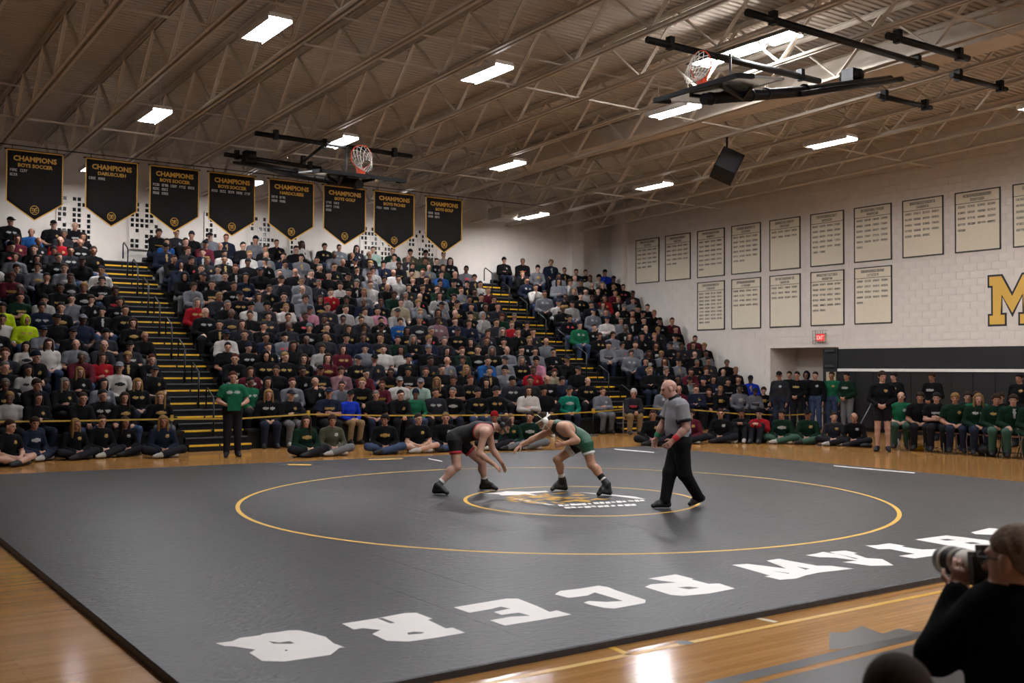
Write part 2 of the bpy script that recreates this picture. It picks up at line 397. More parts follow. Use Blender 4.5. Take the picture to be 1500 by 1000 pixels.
# ------------------------------------------------------------------ folded basketball backstops
def backstop(bc_, along, pivot, pipes, label):
    """bc_ board centre, along: unit vector from board to pivot (the mast direction in plan)"""
    r = empty('basketball_backstop', bc_); o = Vector(bc_)
    al = Vector((along[0], along[1], 0)).normalized(); sd = Vector((al.y, -al.x, 0)); up = Vector((0, 0, 1))
    pv = Vector(pivot)-o
    rise = pv.z/max(.1, pv.dot(al)); ax = (al+up*rise*.55).normalized(); nz = ax.cross(sd); nz = nz if nz.z > 0 else -nz
    P = lambda s, a, n: sd*s+ax*a+nz*n
    # glass board, frame, pad, target square
    g = MB(); g.add([P(-.9, -.52, 0), P(.9, -.52, 0), P(.9, .52, 0), P(-.9, .52, 0), P(-.9, -.52, .012), P(.9, -.52, .012), P(.9, .52, .012), P(-.9, .52, .012)], ((0,1,2,3),(7,6,5,4),(0,4,5,1),(1,5,6,2),(2,6,7,3),(3,7,4,0)))
    bd = g.build('glass_board', mat('backboard glass', '#c4cfcd', .12, var=0, trans=.75, alpha=1), r)
    f = MB()
    for a, b in (((-.92, -.53), (.92, -.53)), ((.92, -.53), (.92, .53)), ((.92, .53), (-.92, .53)), ((-.92, .53), (-.92, -.53))): f.bar(P(*a, .006), P(*b, .006), .035, .03, up=nz)
    f.build('board_frame', mat('brushed aluminium', '#b8bcbc', .35, .8, var=.05), bd)
    p = MB(); p.bar(P(-.93, -.55, 0), P(.93, -.55, 0), .07, .07, up=nz)
    for s in (-1, 1): p.bar(P(s*.93, -.55, 0), P(s*.93, -.2, 0), .07, .07, up=nz)
    p.build('edge_pad', M_blackm, bd)
    t = MB()
    for a, b in (((-.3, -.35), (.3, -.35)), ((.3, -.35), (.3, .1)), ((.3, .1), (-.3, .1)), ((-.3, .1), (-.3, -.35))): t.bar(P(*a, .018), P(*b, .018), .05, .004, up=nz)
    t.build('target_square', M_white, bd)
    # rim and net
    rc = P(0, -.36, .15+.235)
    rm = MB(); rm.tube([rc+sd*(.229*math.cos(q))+nz*(.229*math.sin(q)) for q in [2*math.pi*i/28 for i in range(28)]], .011, 6, closed=True)
    rmo = rm.build('rim', M_orange, r)
    br = MB(); br.bar(P(0, -.36, .012), P(0, -.36, .16), .13, .1, up=ax); br.bar(P(-.06, -.4, .02), rc+sd*-.12-nz*.19, .02); br.bar(P(.06, -.4, .02), rc+sd*.12-nz*.19, .02); br.build('rim_bracket', M_orange, rmo)
    n = MB(); R_ = 12; rows = []
    for j in range(6):
        tt = j/5; rad = .225*(1-.5*tt); drop = tt*.36
        rows.append([rc+ax*(-.02-.24*tt)*1.0+up*(-drop*.55)+sd*(rad*math.cos(2*math.pi*(i+.5*(j % 2))/R_))+nz*(rad*math.sin(2*math.pi*(i+.5*(j % 2))/R_)) for i in range(R_)])
    for j in range(5):
        for i in range(R_):
            n.bar(rows[j][i], rows[j+1][i], .009); n.bar(rows[j][i], rows[j+1][(i+(-1 if j % 2 == 0 else 1)) % R_], .009)
    n.build('net', M_net, rmo)
    # mast, brace, collars
    m0 = P(0, -.35, -.16)
    ms = MB(); ms.tube([m0, m0*.5+pv*.5+up*-.05, pv], [.095, .095, .08], 12); mast = ms.build('mast', M_black, r)
    for q in (.03, .22, .3, .5): c0 = m0.lerp(pv, q)-up*.1*q*(1-q); dd = (pv-m0).normalized(); MB().tube([c0-dd*.025, c0+dd*.025], .108, 12).build('collar', M_blackm, mast)
    bk = MB()
    for s in (-.35, .35): bk.bar(P(s, -.3, -.02), P(s*.2, .5, -.14), .05); bk.bar(P(s, .4, -.02), P(s*.2, .5, -.14), .05)
    bk.build('board_bracket', M_black, r)
    bb = MB(); q0 = m0.lerp(pv, .45)
    bb.tube([q0+up*-.1+sd*.1, pv+sd*.25-up*.05], .05, 8); bb.tube([q0+up*.02-sd*.1, pv-sd*.25-up*.05], .04, 8)
    bb.build('folding_brace', M_black, r)
    for (A, B, rad) in pipes:
        A, B = Vector(A)-o, Vector(B)-o
        pp = MB().tube([A, B], rad, 10).build('ceiling_pipe', M_black, r)
        for q in (.12, .88):
            c0 = A.lerp(B, q); MB().box((-.05, -.06, -.075), (.05, .06, .14), Matrix.Translation(c0)).build('beam_clamp', M_black, pp)
    # winch chain / strap from the board to the pipes
    ch = MB(); ch.tube([P(0, .3, .0), P(0, .35, .62)], .022, 6); ch.build('hoist_strap', M_edge, r)
    w = MB(); wl = pv+al*-.9-sd*.2-up*.05; w.box((-.13, -.13, -.13), (.13, .13, .13), Matrix.Translation(wl)); w.lathe(((.0, -.2), (.11, -.2), (.11, .2), (0, .2)), 10, wl, Matrix.Rotation(math.pi/2, 3, 'X'))
    w.build('winch', M_black, r)
    tag(r, label, 'backstop', 'folded ceiling backstops'); return r
ZP = 6.78
P_ = lambda q: onroof(*q, ZP)
bctr = atd(516, 259, 21.0)
backstop(bctr, (0, 1), (bctr.x-.05, P_((383, 240)).y, roofz(25, ZP)), [(P_((374, 195)), P_((603, 229)), .055), (P_((329, 226)), P_((470, 247)), .055), (P_((440, 240)), P_((480, 208)), .035)], 'folded basketball backstop hung before the black champions banners')
bctr = atd(1052, 132, 17.0)
pvx = P_((1352, 104))
backstop(bctr, (1, 0), (pvx.x, bctr.y, pvx.z), [(P_((948, 58)), P_((1200, 119)), .06), (P_((1094, 18)), P_((1372, 100)), .06), (P_((1300, 52)), P_((1418, 86)), .06), (P_((1394, 110)), P_((1474, 131)), .05), (P_((1286, 140)), P_((1364, 158)), .05)], 'folded basketball backstop hung above the record-board side of mat')

# ------------------------------------------------------------------ champions banners
YB = 26.5
o = MB().tube([(1.0, YB+.01, 6.98), (19.7, YB+.01, 6.98)], .012, 8).build('banner_pipe', M_black); tag(o, 'long black pipe under the joists carrying the champions banners', 'pipe')
bn = [((10, 218), (92, 229), 'BOYS SOCCER', (2, 1)), ((126, 228), (201, 238), 'DARUSCUEH', (2,)), ((220, 239), (291, 248), 'BOYS SOCCER', (5, 2, 2)), ((306, 249), (373, 256), 'BOYS SOCCER', (5,)),
      ((394, 258), (459, 265), 'HARDCUEEE', (2, 2)), ((474, 268), (535, 274), 'BOYS GOLF', (2, 2, 1)), ((548, 278), (606, 283), 'BOYS FICHES', (3,)), ((624, 285), (676, 291), 'BOYS GOLF', (2, 2))]
RX = Matrix.Rotation(math.pi/2, 4, 'X')
def shieldmb(c, s, T):
    b = MB(); rr = random.Random(3)
    for i in range(10):
        a = 2*math.pi*i/10; p, q = Vector((math.cos(a)*s, 0, math.sin(a)*s*1.1)), Vector((math.cos(a+.62)*s, 0, math.sin(a+.62)*s*1.1)); b.bar(c+p, c+q, .012, .018, up=(0, 1, 0))
    for (u, v, w, h) in ((-.45, .35, .5, .2), (.35, .4, .4, .2), (0, 0, .25, .8), (-.45, -.1, .4, .16), (.45, -.05, .4, .16), (-.3, -.55, .4, .16), (.32, -.5, .35, .16)):
        b.box((c.x+(u-w/2)*s, c.y-.004, c.z+(v-h/2)*s), (c.x+(u+w/2)*s, c.y+.003, c.z+(v+h/2)*s))
    return b
for i, (a, c, t2, yrs) in enumerate(bn):
    A, B = ony(*a, YB), ony(*c, YB); w = B.x-A.x; top = 6.86; h1, h2 = 1.2, 1.62
    r = empty('champions_banner', ((A.x+B.x)/2, YB, top))
    # cloth with soft folds
    b = MB(); nx, nz = 14, 10; hw = w/2; vsx = []
    for j in range(nz+1):
        for k in range(nx+1):
            u = k/nx*2-1; bot = -(h1+(h2-h1)*(1-abs(u))); z = bot*j/nz
            vsx.append((u*hw, .012*math.sin(u*5+i*1.7)*j/nz+.008*math.sin(u*11+i), z))
    fs = [(j*(nx+1)+k, (j+1)*(nx+1)+k, (j+1)*(nx+1)+k+1, j*(nx+1)+k+1) for j in range(nz) for k in range(nx)]
    b.add(vsx, fs, True); cl = b.build('cloth', M_banner, r)
    sm = cl.modifiers.new('thickness', 'SOLIDIFY'); sm.thickness = .006
    e = MB()
    loop = [(-hw, 0), (hw, 0), (hw, -h1), (0, -h2), (-hw, -h1)]
    for p, q in zip(loop, loop[1:]+loop[:1]): e.bar((p[0], -.022, p[1]), (q[0], -.022, q[1]), .028, .006, up=(0, 1, 0))
    e.build('gold_border', M_gold, r)
    rod = MB().tube([(-hw-.05, .01, .02), (hw+.05, .01, .02)], .018, 8); rod.build('hanging_rod', M_black, r)
    for s in (-.8, .8): MB().bar((s*hw, .01, .02), (s*hw, .01, .13), .012).build('hanger', M_black, r)
    T = Matrix.Translation
    me = text_mesh('CHAMPIONS', .165, T((0, -.03, -.24))@RX, sx=w*.84/1.02, bold=.006); link('title_lettering', me, M_gold, r)
    me = text_mesh(t2, .115, T((0, -.03, -.38))@RX, sx=w*.84/1.02, bold=.004); link('team_lettering', me, M_gold, r)
    y_ = MB(); rr = random.Random(i)
    for j, n in enumerate(yrs):
        for k in range(n):
            x0 = -hw+.07+k*.225*w/1.25; z0 = -.5-j*.105
            for g_ in range(4):
                xg = x0+g_*.042*w/1.25
                y_.box((xg, -.032, z0), (xg+.008, -.026, z0+.062)); y_.box((xg, -.032, z0+.05), (xg+.03, -.026, z0+.062))
                if rr.random() < .7: y_.box((xg, -.032, z0), (xg+.03, -.026, z0+.012))
                if rr.random() < .6: y_.box((xg+.022, -.032, z0), (xg+.03, -.026, z0+.062))
                if rr.random() < .5: y_.box((xg, -.032, z0+.026), (xg+.03, -.026, z0+.036))
    tag(y_.build('year_lettering', M_white, r), kind='stuff')
    shieldmb(Vector((0, -.032, -h2+.24)), .095, None).build('crest', M_gold, r)
    tag(r, 'black pennant banner with gold border, %s from the corner pilaster' % ordn(8-i), 'banner', 'champions banners over the bleachers')

# ------------------------------------------------------------------ lattice windows in the back wall
wn = 0
for (pa, pb, zt, zb) in ((83, 133, 6.55, 5.2), (190, 232, 6.55, 5.2), (300, 318, 6.45, 5.2), (366, 402, 6.45, 5.2), (425, 440, 6.4, 5.2), (528, 572, 6.45, 5.2), (598, 640, 6.5, 5.3)):
    wn += 1; x0, x1 = ony(pa, 340, YW-.05).x, ony(pb, 340, YW-.05).x
    r = empty('window_%d' % wn, ((x0+x1)/2, YW-.03, zb)); r['kind'] = 'structure'
    hw = (x1-x0)/2; H = zt-zb
    MB().box((-hw, -.005, 0), (hw, .03, H)).build('window_glass', M_glass, r)
    nxn = max(2, round(2*hw/.125)); nzn = round(H/.15)
    lw = MB()
    for i in range(nxn+1): x = -hw+2*hw*i/nxn; lw.box((x-.017, -.05, 0), (x+.017, .0, H))
    for i in range(nzn+1): z = H*i/nzn; lw.box((-hw, -.045, z-.022), (hw, .0, z+.022))
    rr = random.Random(wn)
    for i in range(nxn):
        for j in range(nzn):
            if rr.random() < .3 or (i % 3 == 2 and rr.random() < .5): lw.box((-hw+2*hw*i/nxn, -.03, H*j/nzn), (-hw+2*hw*(i+1)/nxn, 0, H*(j+1)/nzn))
    lw.build('window_lattice', M_wall, r)

# ------------------------------------------------------------------ record boards on the right wall
def glyphs(b, y0, z0, wid, hgt, rr, x=-.0215):
    """unreadable small print: bars and strokes standing for one word; y falls to the reader's right"""
    n = max(2, int(wid/(hgt*.62))); g = wid/n
    for k in range(n):
        ya = y0-k*g; s = g*.2
        b.box((x-.002, ya-s, z0), (x, ya, z0+hgt)); b.box((x-.002, ya-g*.75, z0+hgt*.8), (x, ya, z0+hgt))
        if rr.random() < .7: b.box((x-.002, ya-g*.75, z0), (x, ya, z0+hgt*.2))
        if rr.random() < .65: b.box((x-.002, ya-g*.75, z0), (x, ya-g*.55, z0+hgt))
        if rr.random() < .5: b.box((x-.002, ya-g*.75, z0+hgt*.4), (x, ya, z0+hgt*.58))
top = [(932, 966, 5), (975, 1012, 5), (1022, 1062, 7), (1072, 1115, 6), (1128, 1173, 2), (1188, 1237, 6), (1252, 1307, 6), (1323, 1383, 5), (1400, 1467, 5), (1485, 1562, 6)]
low = [(1022, 1062, 9), (1072, 1115, 4), (1128, 1173, 3), (1188, 1237, 6), (1252, 1307, 5)]
for row, lst in ((0, top), (1, low)):
    for i, (pa, pb, nrow) in enumerate(lst):
        ya, yb_ = onx(pa, 400, XW).y, onx(pb, 400, XW).y
        zt, zb = (6.515, 4.905) if row == 0 else (4.75, 3.11)
        r = empty('record_board', (XW, (ya+yb_)/2, zb)); hw = (ya-yb_)/2; H = zt-zb
        MB().box((-.02, -hw, 0), (.0, hw, H)).build('panel', M_boardp, r)
        f = MB()
        for (y0, y1, z0, z1) in ((-hw, hw, 0, .03), (-hw, hw, H-.03, H), (-hw, -hw+.03, 0, H), (hw-.03, hw, 0, H), (-hw, hw, H-.32, H-.305)): f.box((-.03 if z0 != H-.32 else -.0225, y0, z0), (-.0, y1, z1))
        f.build('frame', mat('dark green frame', '#2a2f2c', .5), r)
        rr = random.Random(i*7+row); g = MB()
        glyphs(g, hw*.62, H-.16, hw*1.24, .075, rr); glyphs(g, hw*.3, H-.27, hw*.62, .07, rr)
        tag(g.build('title_lettering', M_ink, r), kind='stuff')
        g = MB()
        for j in range(nrow):
            z0 = H-.43-j*(.155 if nrow < 8 else .122)
            last = j == nrow-1 and nrow not in (2, 3, 4)
            for k in range(4):
                if last and k > rr.randint(0, 2): break
                glyphs(g, hw*.86-k*hw*.44, z0, hw*.34, .056, rr)
        tag(g.build('name_lettering', M_ink, r), kind='stuff')
        tag(r, 'cream record board with dark frame, %s row, %s from the corner pilaster' % ('upper' if row == 0 else 'lower', ordn(i+1)), 'record board', 'record boards on the block wall')
# big painted M
yl, yc_ = onx(1447, 440, XW).y, onx(1483, 440, XW).y; hwM = yl-yc_; zM0, zM1 = 2.92, 4.257
half = [(0, 0), (.307, 0), (.5, .355)]; halfb = [(.5, .835), (.30, .44), (.30, .745), (.385, .745), (.385, 1), (0, 1), (0, .755), (.07, .755), (.07, .25), (0, .25)]
pl = half+[(1-u, v) for u, v in reversed(half[:-1])]+[(1-u, v) for u, v in reversed(halfb[1:])]+halfb
def mpts(x, inset):
    P = [Vector((u*2*hwM, -v*(zM1-zM0), 0)) for u, v in pl]; out = []
    n = len(P); area = sum(P[i].x*P[(i+1) % n].y-P[(i+1) % n].x*P[i].y for i in range(n)); sg = 1 if area > 0 else -1
    for i in range(n):
        d1, d2 = (P[i]-P[i-1]).normalized(), (P[(i+1) % n]-P[i]).normalized()
        n1, n2 = Vector((-d1.y, d1.x, 0))*sg, Vector((-d2.y, d2.x, 0))*sg
        bis = n1+n2; bis /= max(.35, bis.length_squared/2)
        out.append(P[i]+bis*inset)
    return [Vector((x, yl-p.x, zM1+p.y)) for p in out]
r = empty('wall_letter', (XW-.006, yc_, zM0)); o_ = Vector((XW-.006, yc_, zM0))
MB().poly([p-o_ for p in mpts(XW-.006, 0)], (.006, 0, 0)).build('black_outline', mat('outline black', '#1b1922', .6), r)
MB().poly([p-o_ for p in mpts(XW-.010, .05)], (.004, 0, 0)).build('gold_face', mat('gold wall paint', '#d3a94a', .6, var=.06, scale=3), r)
tag(r, 'big gold block letter M with black outline painted on wall', 'wall letter')
# exit sign in a wire cage
ex = onx(1204, 494, XW); r = empty('exit_sign', ex)
MB().box((-.07, -.17, -.13), (0, .17, .13)).build('sign_box', M_steel, r)
MB().box((-.074, -.15, -.11), (-.07, .15, .11)).build('sign_face', mat('lit red exit face', '#c02a2a', .5, var=0, emit=('#d03030', .55)), r)
me = text_mesh('EXIT', .17, Matrix.Translation((-.076, .0, -.065))@Matrix.Rotation(-math.pi/2, 4, 'Z')@RX, sx=.72, bold=.0); link('sign_lettering', me, mat('exit letters', '#ffd9d0', .5, var=0, emit=('#ffb0a0', .9)), r)
c = MB()
for s in range(6): c.bar((-.13, -.23+s*.092, -.2), (-.13, -.23+s*.092, .2), .008); 
for s in range(5): c.bar((-.13, -.23, -.2+s*.1), (-.13, .23, -.2+s*.1), .008)
for s in (-.23, .23):
    for z in (-.2, .2): c.bar((-.13, s, z), (0, s, z), .008)
c.build('wire_cage', M_edge, r); tag(r, 'small lit red exit sign in wire cage above the doorway', 'exit sign')
# hanging loudspeaker and unit heater
sp = onx(1065, 243, 18.1); r = empty('hanging_speaker', sp)
Rm = Matrix.Rotation(-.75, 4, 'Z')@Matrix.Rotation(.45, 4, 'Y')@Matrix.Rotation(-.5, 4, 'X')
MB().box((-.27, -.22, -.33), (.27, .22, .33), Rm).build('cabinet', M_black, r); MB().box((-.24, -.235, -.3), (.24, -.22, .3), Rm).build('grille', mat('speaker grille', '#19191b', .8), r)
MB().bar((0, .0, .2), (0, .0, roofz(sp.y, ZB)-sp.z+.01), .04).build('yoke', M_black, r); tag(r, 'black loudspeaker tilted down from the joists near record boards', 'speaker')
hp = ony(739, 314, 29.0); r = empty('unit_heater', hp)
MB().box((-.42, -.4, -.2), (.42, .4, .2)).build('casing', mat('white enamel', '#b9b2a8', .5), r); MB().box((-.36, -.415, -.15), (.36, -.4, .15)).build('grille', M_steel, r); MB().bar((0, 0, .2), (0, 0, .9), .03).build('hanger', M_steel, r)
tag(r, 'boxy white unit heater hung from the roof above back row', 'heater')

# ------------------------------------------------------------------ wrestling mat
MZ = .05
mc = [Vector((1.78, 5.1, 0)), Vector((15.78, 5.1, 0)), Vector((15.86, 17.4, 0)), Vector((1.78, 18.45, 0))]
wm = empty('wrestling_mat', (8.8, 11.5, 0)); mo = Vector((8.8, 11.5, 0))
cut = [0, onz(912, 930, MZ).x, onz(976, 917, MZ).x, onz(1342, 849, MZ).x]
cuts = [1.78, 3.9, onz(912, 930, MZ).x, onz(976, 917, MZ).x+1.4, onz(1342, 849, MZ).x, 11.9, 13.9, 15.78]
for i in range(len(cuts)-1):
    def at(x, back):
        t = (x-1.78)/14.0; a = mc[3].lerp(mc[2], t) if back else mc[0].lerp(mc[1], t); return a
    x0, x1 = cuts[i]+(.0006 if i else 0), cuts[i+1]-(.0006 if i < len(cuts)-2 else 0)
    q = [at(x0, 0), at(x1, 0), at(x1, 1), at(x0, 1)]; b = MB(); bev = .008
    lo = [p-mo+Vector((0, 0, .001)) for p in q]; c = sum((p-mo for p in q), Vector())/4
    m1 = [p+Vector((0, 0, MZ-bev-.001)) for p in lo]; m2 = [Vector((p.x+(bev if p.x < c.x else -bev)*(1 if (i == 0 and p.x < c.x) or (i == len(cuts)-2 and p.x > c.x) else .04), p.y+(bev if p.y < c.y else -bev), MZ)) for p in lo]
    b.add(lo+m1+m2, [(3, 2, 1, 0), (8, 9, 10, 11)]+[(k, (k+1) % 4, 4+(k+1) % 4, 4+k) for k in range(4)]+[(4+k, 4+(k+1) % 4, 8+(k+1) % 4, 8+k) for k in range(4)])
    b.build('mat_section', M_mat, wm)
tag(wm, 'large charcoal wrestling mat with gold circles and white letters', 'wrestling mat')
def ring(name, cx, cy, R, w):
    n = 160; b = MB(); vs_ = []
    for k in range(n):
        t = 2*math.pi*k/n
        for rr_ in (R-w/2, R+w/2): vs_.append((cx+rr_*math.cos(t)-mo.x, cy+rr_*math.sin(t)-mo.y, MZ+.0012))
    b.add(vs_, [(2*k, 2*k+1, (2*k+3) % (2*n), (2*k+2) % (2*n)) for k in range(n)]); return b.build(name, M_goldline, wm)
ring('outer_circle_line', 8.56, 11.03, 4.23, .052); ring('center_circle_line', 8.63, 10.74, 1.53, .05)
def decal(name, pts, reg, sc_, m, z, parent, org, base=MZ):
    P = [onz(reg[0]+x/sc_, reg[1]+y/sc_, base) for x, y in pts]
    return MB().poly([Vector((p.x, p.y, z))-org for p in P], (0, 0, .0006)).build(name, m, parent)
R4, R5, R6 = ((300, 880), 3.75), ((660, 820), 3.409), ((1060, 760), 3.571)
letters = [
 (R4, [(60,232),(105,228),(150,222),(195,203),(300,190),(325,180),(400,172),(460,162),(520,162),(580,175),(640,192),(665,198),(680,212),(710,235),(770,255),(740,258),(690,297),(440,333),(315,330),(245,285),(280,268),(160,250),(110,248)], [[(350,222),(375,235),(470,237),(494,233),(465,222),(410,230)], [(438,270),(456,269),(452,277),(442,277)]]),
 (R4, [(755,125),(940,97),(1100,67),(1160,65),(1250,98),(1225,104),(1325,152),(1360,147),(1430,175),(1270,203),(1120,224),(1000,220),(920,182),(965,160),(870,150),(820,158)], [[(950,97),(1018,124),(1045,121),(975,94)], [(1112,176),(1150,170),(1206,173),(1190,180),(1118,186)]]),
 (R5, [(15,237),(280,193),(335,193),(385,212),(435,232),(495,260),(530,252),(603,273),(450,300),(272,328),(195,302),(300,284),(400,279),(340,263),(255,275),(215,260),(300,243),(250,233),(205,245),(95,264)], []),
 (R5, [(522,172),(545,155),(650,143),(740,128),(790,137),(820,150),(975,200),(972,215),(820,243),(770,240),(700,225),(665,213),(690,205),(780,210),(862,205),(720,162),(685,178),(590,190)], []),
 (R5, [(988,93),(1125,72),(1215,95),(1200,97),(1290,120),(1340,117),(1420,143),(1290,168),(1160,180),(1100,175),(970,135),(1000,122),(1130,112),(1060,105)], [[(1135,138),(1190,134),(1240,140),(1190,147)]]),
 (R6, [(45,240),(125,235),(330,260),(225,218),(290,208),(350,220),(490,245),(560,245),(680,260),(500,280),(430,295),(380,312),(295,318),(215,300),(245,296)], [[(385,250),(450,260),(430,266)], [(250,272),(345,284),(340,287)]]),
 (R6, [(430,190),(490,180),(520,172),(585,184),(555,172),(635,165),(700,178),(680,182),(750,205),(830,210),(890,243),(770,245),(620,225),(700,218),(580,202),(500,200)], [[(590,182),(705,208),(690,209)]]),
 (R6, [(740,138),(800,137),(865,127),(950,140),(930,145),(1040,160),(1145,157),(1190,165),(1110,190),(1000,207),(915,193),(1000,183),(870,157),(810,158)], []),
 (R6, [(1000,107),(1165,86),(1250,95),(1420,118),(1430,150),(1330,170),(1240,150),(1100,125)], [[(1130,108),(1170,104),(1212,111),(1165,114)], [(1260,125),(1300,121),(1345,128),(1295,132)]]),
 (R6, [(1295,70),(1390,47),(1500,58),(1560,70),(1500,84),(1320,80)], [])]
for (reg, s_), pts, holes in letters:
    l = decal('letter', pts, reg, s_, M_matwhite, MZ+.0012, wm, mo)
    for h in holes: decal('letter_gap', h, reg, s_, M_mat, MZ+.0020, l, Vector((0, 0, 0))+mo)
RC = ((670, 690), 4.167)
for pts in ([(150,137),(270,128),(300,122),(430,125),(540,120),(560,126),(440,136),(500,150),(400,145),(270,148),(250,140)], [(740,128),(880,137),(1080,155),(1150,170),(1090,168),(960,150),(860,142)],
            [(300,160),(380,176),(480,194),(560,206),(600,206),(480,188),(370,168)]):
    decal('emblem_white', pts, *RC, M_matwhite, MZ+.0012, wm, mo)
M_emb = mat('emblem gold', '#b98a22', .5, var=.25, scale=9)
er = random.Random(21); k = 0
while k < 64:
    x = er.uniform(320, 900); y = er.uniform(132, 200)
    if ((x-600)/300)**2+((y-164)/34)**2 > 1: continue
    w_ = er.uniform(40, 110); h_ = er.uniform(5, 11); sl = er.uniform(-9, 9)
    decal('emblem_gold', [(x-w_/2, y), (x-w_*.1, y-h_/2+sl*.4), (x+w_/2, y+sl), (x+w_*.1, y+h_/2+sl*.5)], *RC, M_emb, MZ+.0013+k*.00001, wm, mo); k += 1
for row, (xa, ya_, xb, yb2, n) in enumerate(((615, 210, 1150, 177, 15), (650, 224, 1100, 204, 11))):
    for i in range(n):
        t0, t1 = (i+er.uniform(0, .15))/n, (i+er.uniform(.6, 1.1))/n; x0, x1 = xa+(xb-xa)*t0, xa+(xb-xa)*t1; y0, y1 = ya_+(yb2-ya_)*t0, ya_+(yb2-ya_)*t1; h_ = 9+er.uniform(-4, 3); y0 += er.uniform(-2, 2)
        decal('emblem_letter', [(x0-6, y0-h_/2), (x1-6, y1-h_/2), (x1+6, y1+h_/2), (x0+6, y0+h_/2)], *RC, M_matwhite, MZ+.0016, wm, mo)
for reg, pts in (((0, 0), [(421, 679.5), (455, 680), (456, 681.3), (423, 681)]), ((0, 0), [(1221, 681.5), (1340, 692), (1340, 693.2), (1222, 682.6)]), ((0, 0), [(900, 657), (958, 662), (958, 663), (900, 658.2)]), ((0, 0), [(627, 671), (648, 675), (648, 676), (628, 672)]), ((0, 0), [(540, 672.5), (591, 671), (591, 672), (540, 673.5)])):
    decal('tape_mark', pts, reg, 1, M_matwhite if pts[0][0] > 600 else M_goldline, MZ+.0012, wm, mo)

# ------------------------------------------------------------------ court paint
def floorpaint(name, pts, m, z=.001):
    P = [onz(x, y, 0) for x, y in pts]
    o = MB().poly([Vector((p.x, p.y, z)) for p in P], (0, 0, .0006)).build(name, m); o['kind'] = 'structure'; return o
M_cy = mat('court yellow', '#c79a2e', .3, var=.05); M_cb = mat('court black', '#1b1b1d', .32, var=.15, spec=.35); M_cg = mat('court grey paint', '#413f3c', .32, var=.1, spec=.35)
def linepx(name, a, b, wd, m, z=.001, ext=0.):
    A, B = onz(*a, 0), onz(*b, 0); d = (B-A).normalized(); A -= d*ext; B += d*ext; n = Vector((-d.y, d.x, 0))*wd/2
    o = MB().poly([Vector((p.x, p.y, z)) for p in (A-n, B-n, B+n, A+n)], (0, 0, .0006)).build(name, m); o['kind'] = 'structure'
linepx('trim_4', (900, 963), (1395, 863), .05, M_cy, ext=5)
linepx('trim_5', (895, 948), (922, 959), .05, M_cy)
linepx('trim_6', (1104, 904), (1137, 911), .05, mat('court white', '#c9bda8', .3), .001)
A, B = onz(1040, 1000, 0), onz(1335, 931, 0)
yy = (A.y+B.y)/2
o = MB().box((A.x-6, 1.5, .0008), (20, min(A.y, B.y)-.14, .0014)).build('trim_7', M_cb); o['kind'] = 'structure'
o = MB().box((A.x-6, min(A.y, B.y)-.07, .0008), (20, max(A.y, B.y)+.02, .0014)).build('trim_8', M_cb); o['kind'] = 'structure'
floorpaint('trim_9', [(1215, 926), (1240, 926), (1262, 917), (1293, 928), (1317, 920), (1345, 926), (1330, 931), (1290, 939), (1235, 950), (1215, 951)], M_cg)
floorpaint('trim_10', [(989, 939), (1003, 938), (1017, 941), (1010, 944), (995, 944)], mat('floor plate', '#4a4744', .4, .5), .0015)

# ------------------------------------------------------------------ bleachers
NR, RISE, RUN, YS1, ZS1 = 17, .28, .51, 22.1, .43
def ys(k): return YS1+RUN*(k-1)
def zs(k): return ZS1+RISE*(k-1)
BANKS = [('outer', 1.0, 6.9), ('middle', 8.3, 18.9), ('wall', 20.4, XW-.06)]
for nm, x0, x1 in BANKS:
    L = x1-x0; r = empty('bleacher_bank', (x0, ys(1)-.13, 0)); yo = ys(1)-.13
    seatm = MB().box((0, -.13, -.045), (L, .13, 0)); seatm.box((0, -.135, -.07), (L, -.12, .0)); seatm = seatm.mesh('seat_plank'); seatm.materials.append(M_seat)
    riserm = MB().box((0, 0, 0), (L, .02, .25)).mesh('riser_panel'); riserm.materials.append(M_blackm)
    deckm = MB().box((0, 0, -.05), (L, RUN, 0)).mesh('foot_deck'); deckm.materials.append(M_tread)
    edgem = MB().box((0, -.012, -.035), (L, 0, .004)).mesh('deck_edge'); edgem.materials.append(M_edge)
    for k in range(1, NR+1):
        link('seat_plank', seatm, None, r, (0, ys(k)-yo, zs(k)))
        link('riser_panel', riserm, None, r, (0, ys(k)-.08-yo, zs(k)-.43+.14 if k > 1 else .12))
        if k < NR:
            d = link('foot_deck', deckm, None, r, (0, ys(k)+.02-yo, RISE*k)); 
    f = MB().box((0, .04, 0), (L, .06, .14)); f.build('kick_board', M_blackm, r)
    b = MB().box((0, ys(NR)+.14-yo, zs(NR)-.1), (L, ys(NR)+.3-yo, zs(NR)+.02)); b.build('top_ledge', M_blackm, r)
    tag(r, {'outer': 'black bleacher bank on the outer side of the first stair aisle', 'middle': 'wide black bleacher bank between the two stair aisles', 'wall': 'black bleacher bank against the record-board wall'}[nm], 'bleacher bank', 'black bleacher banks')
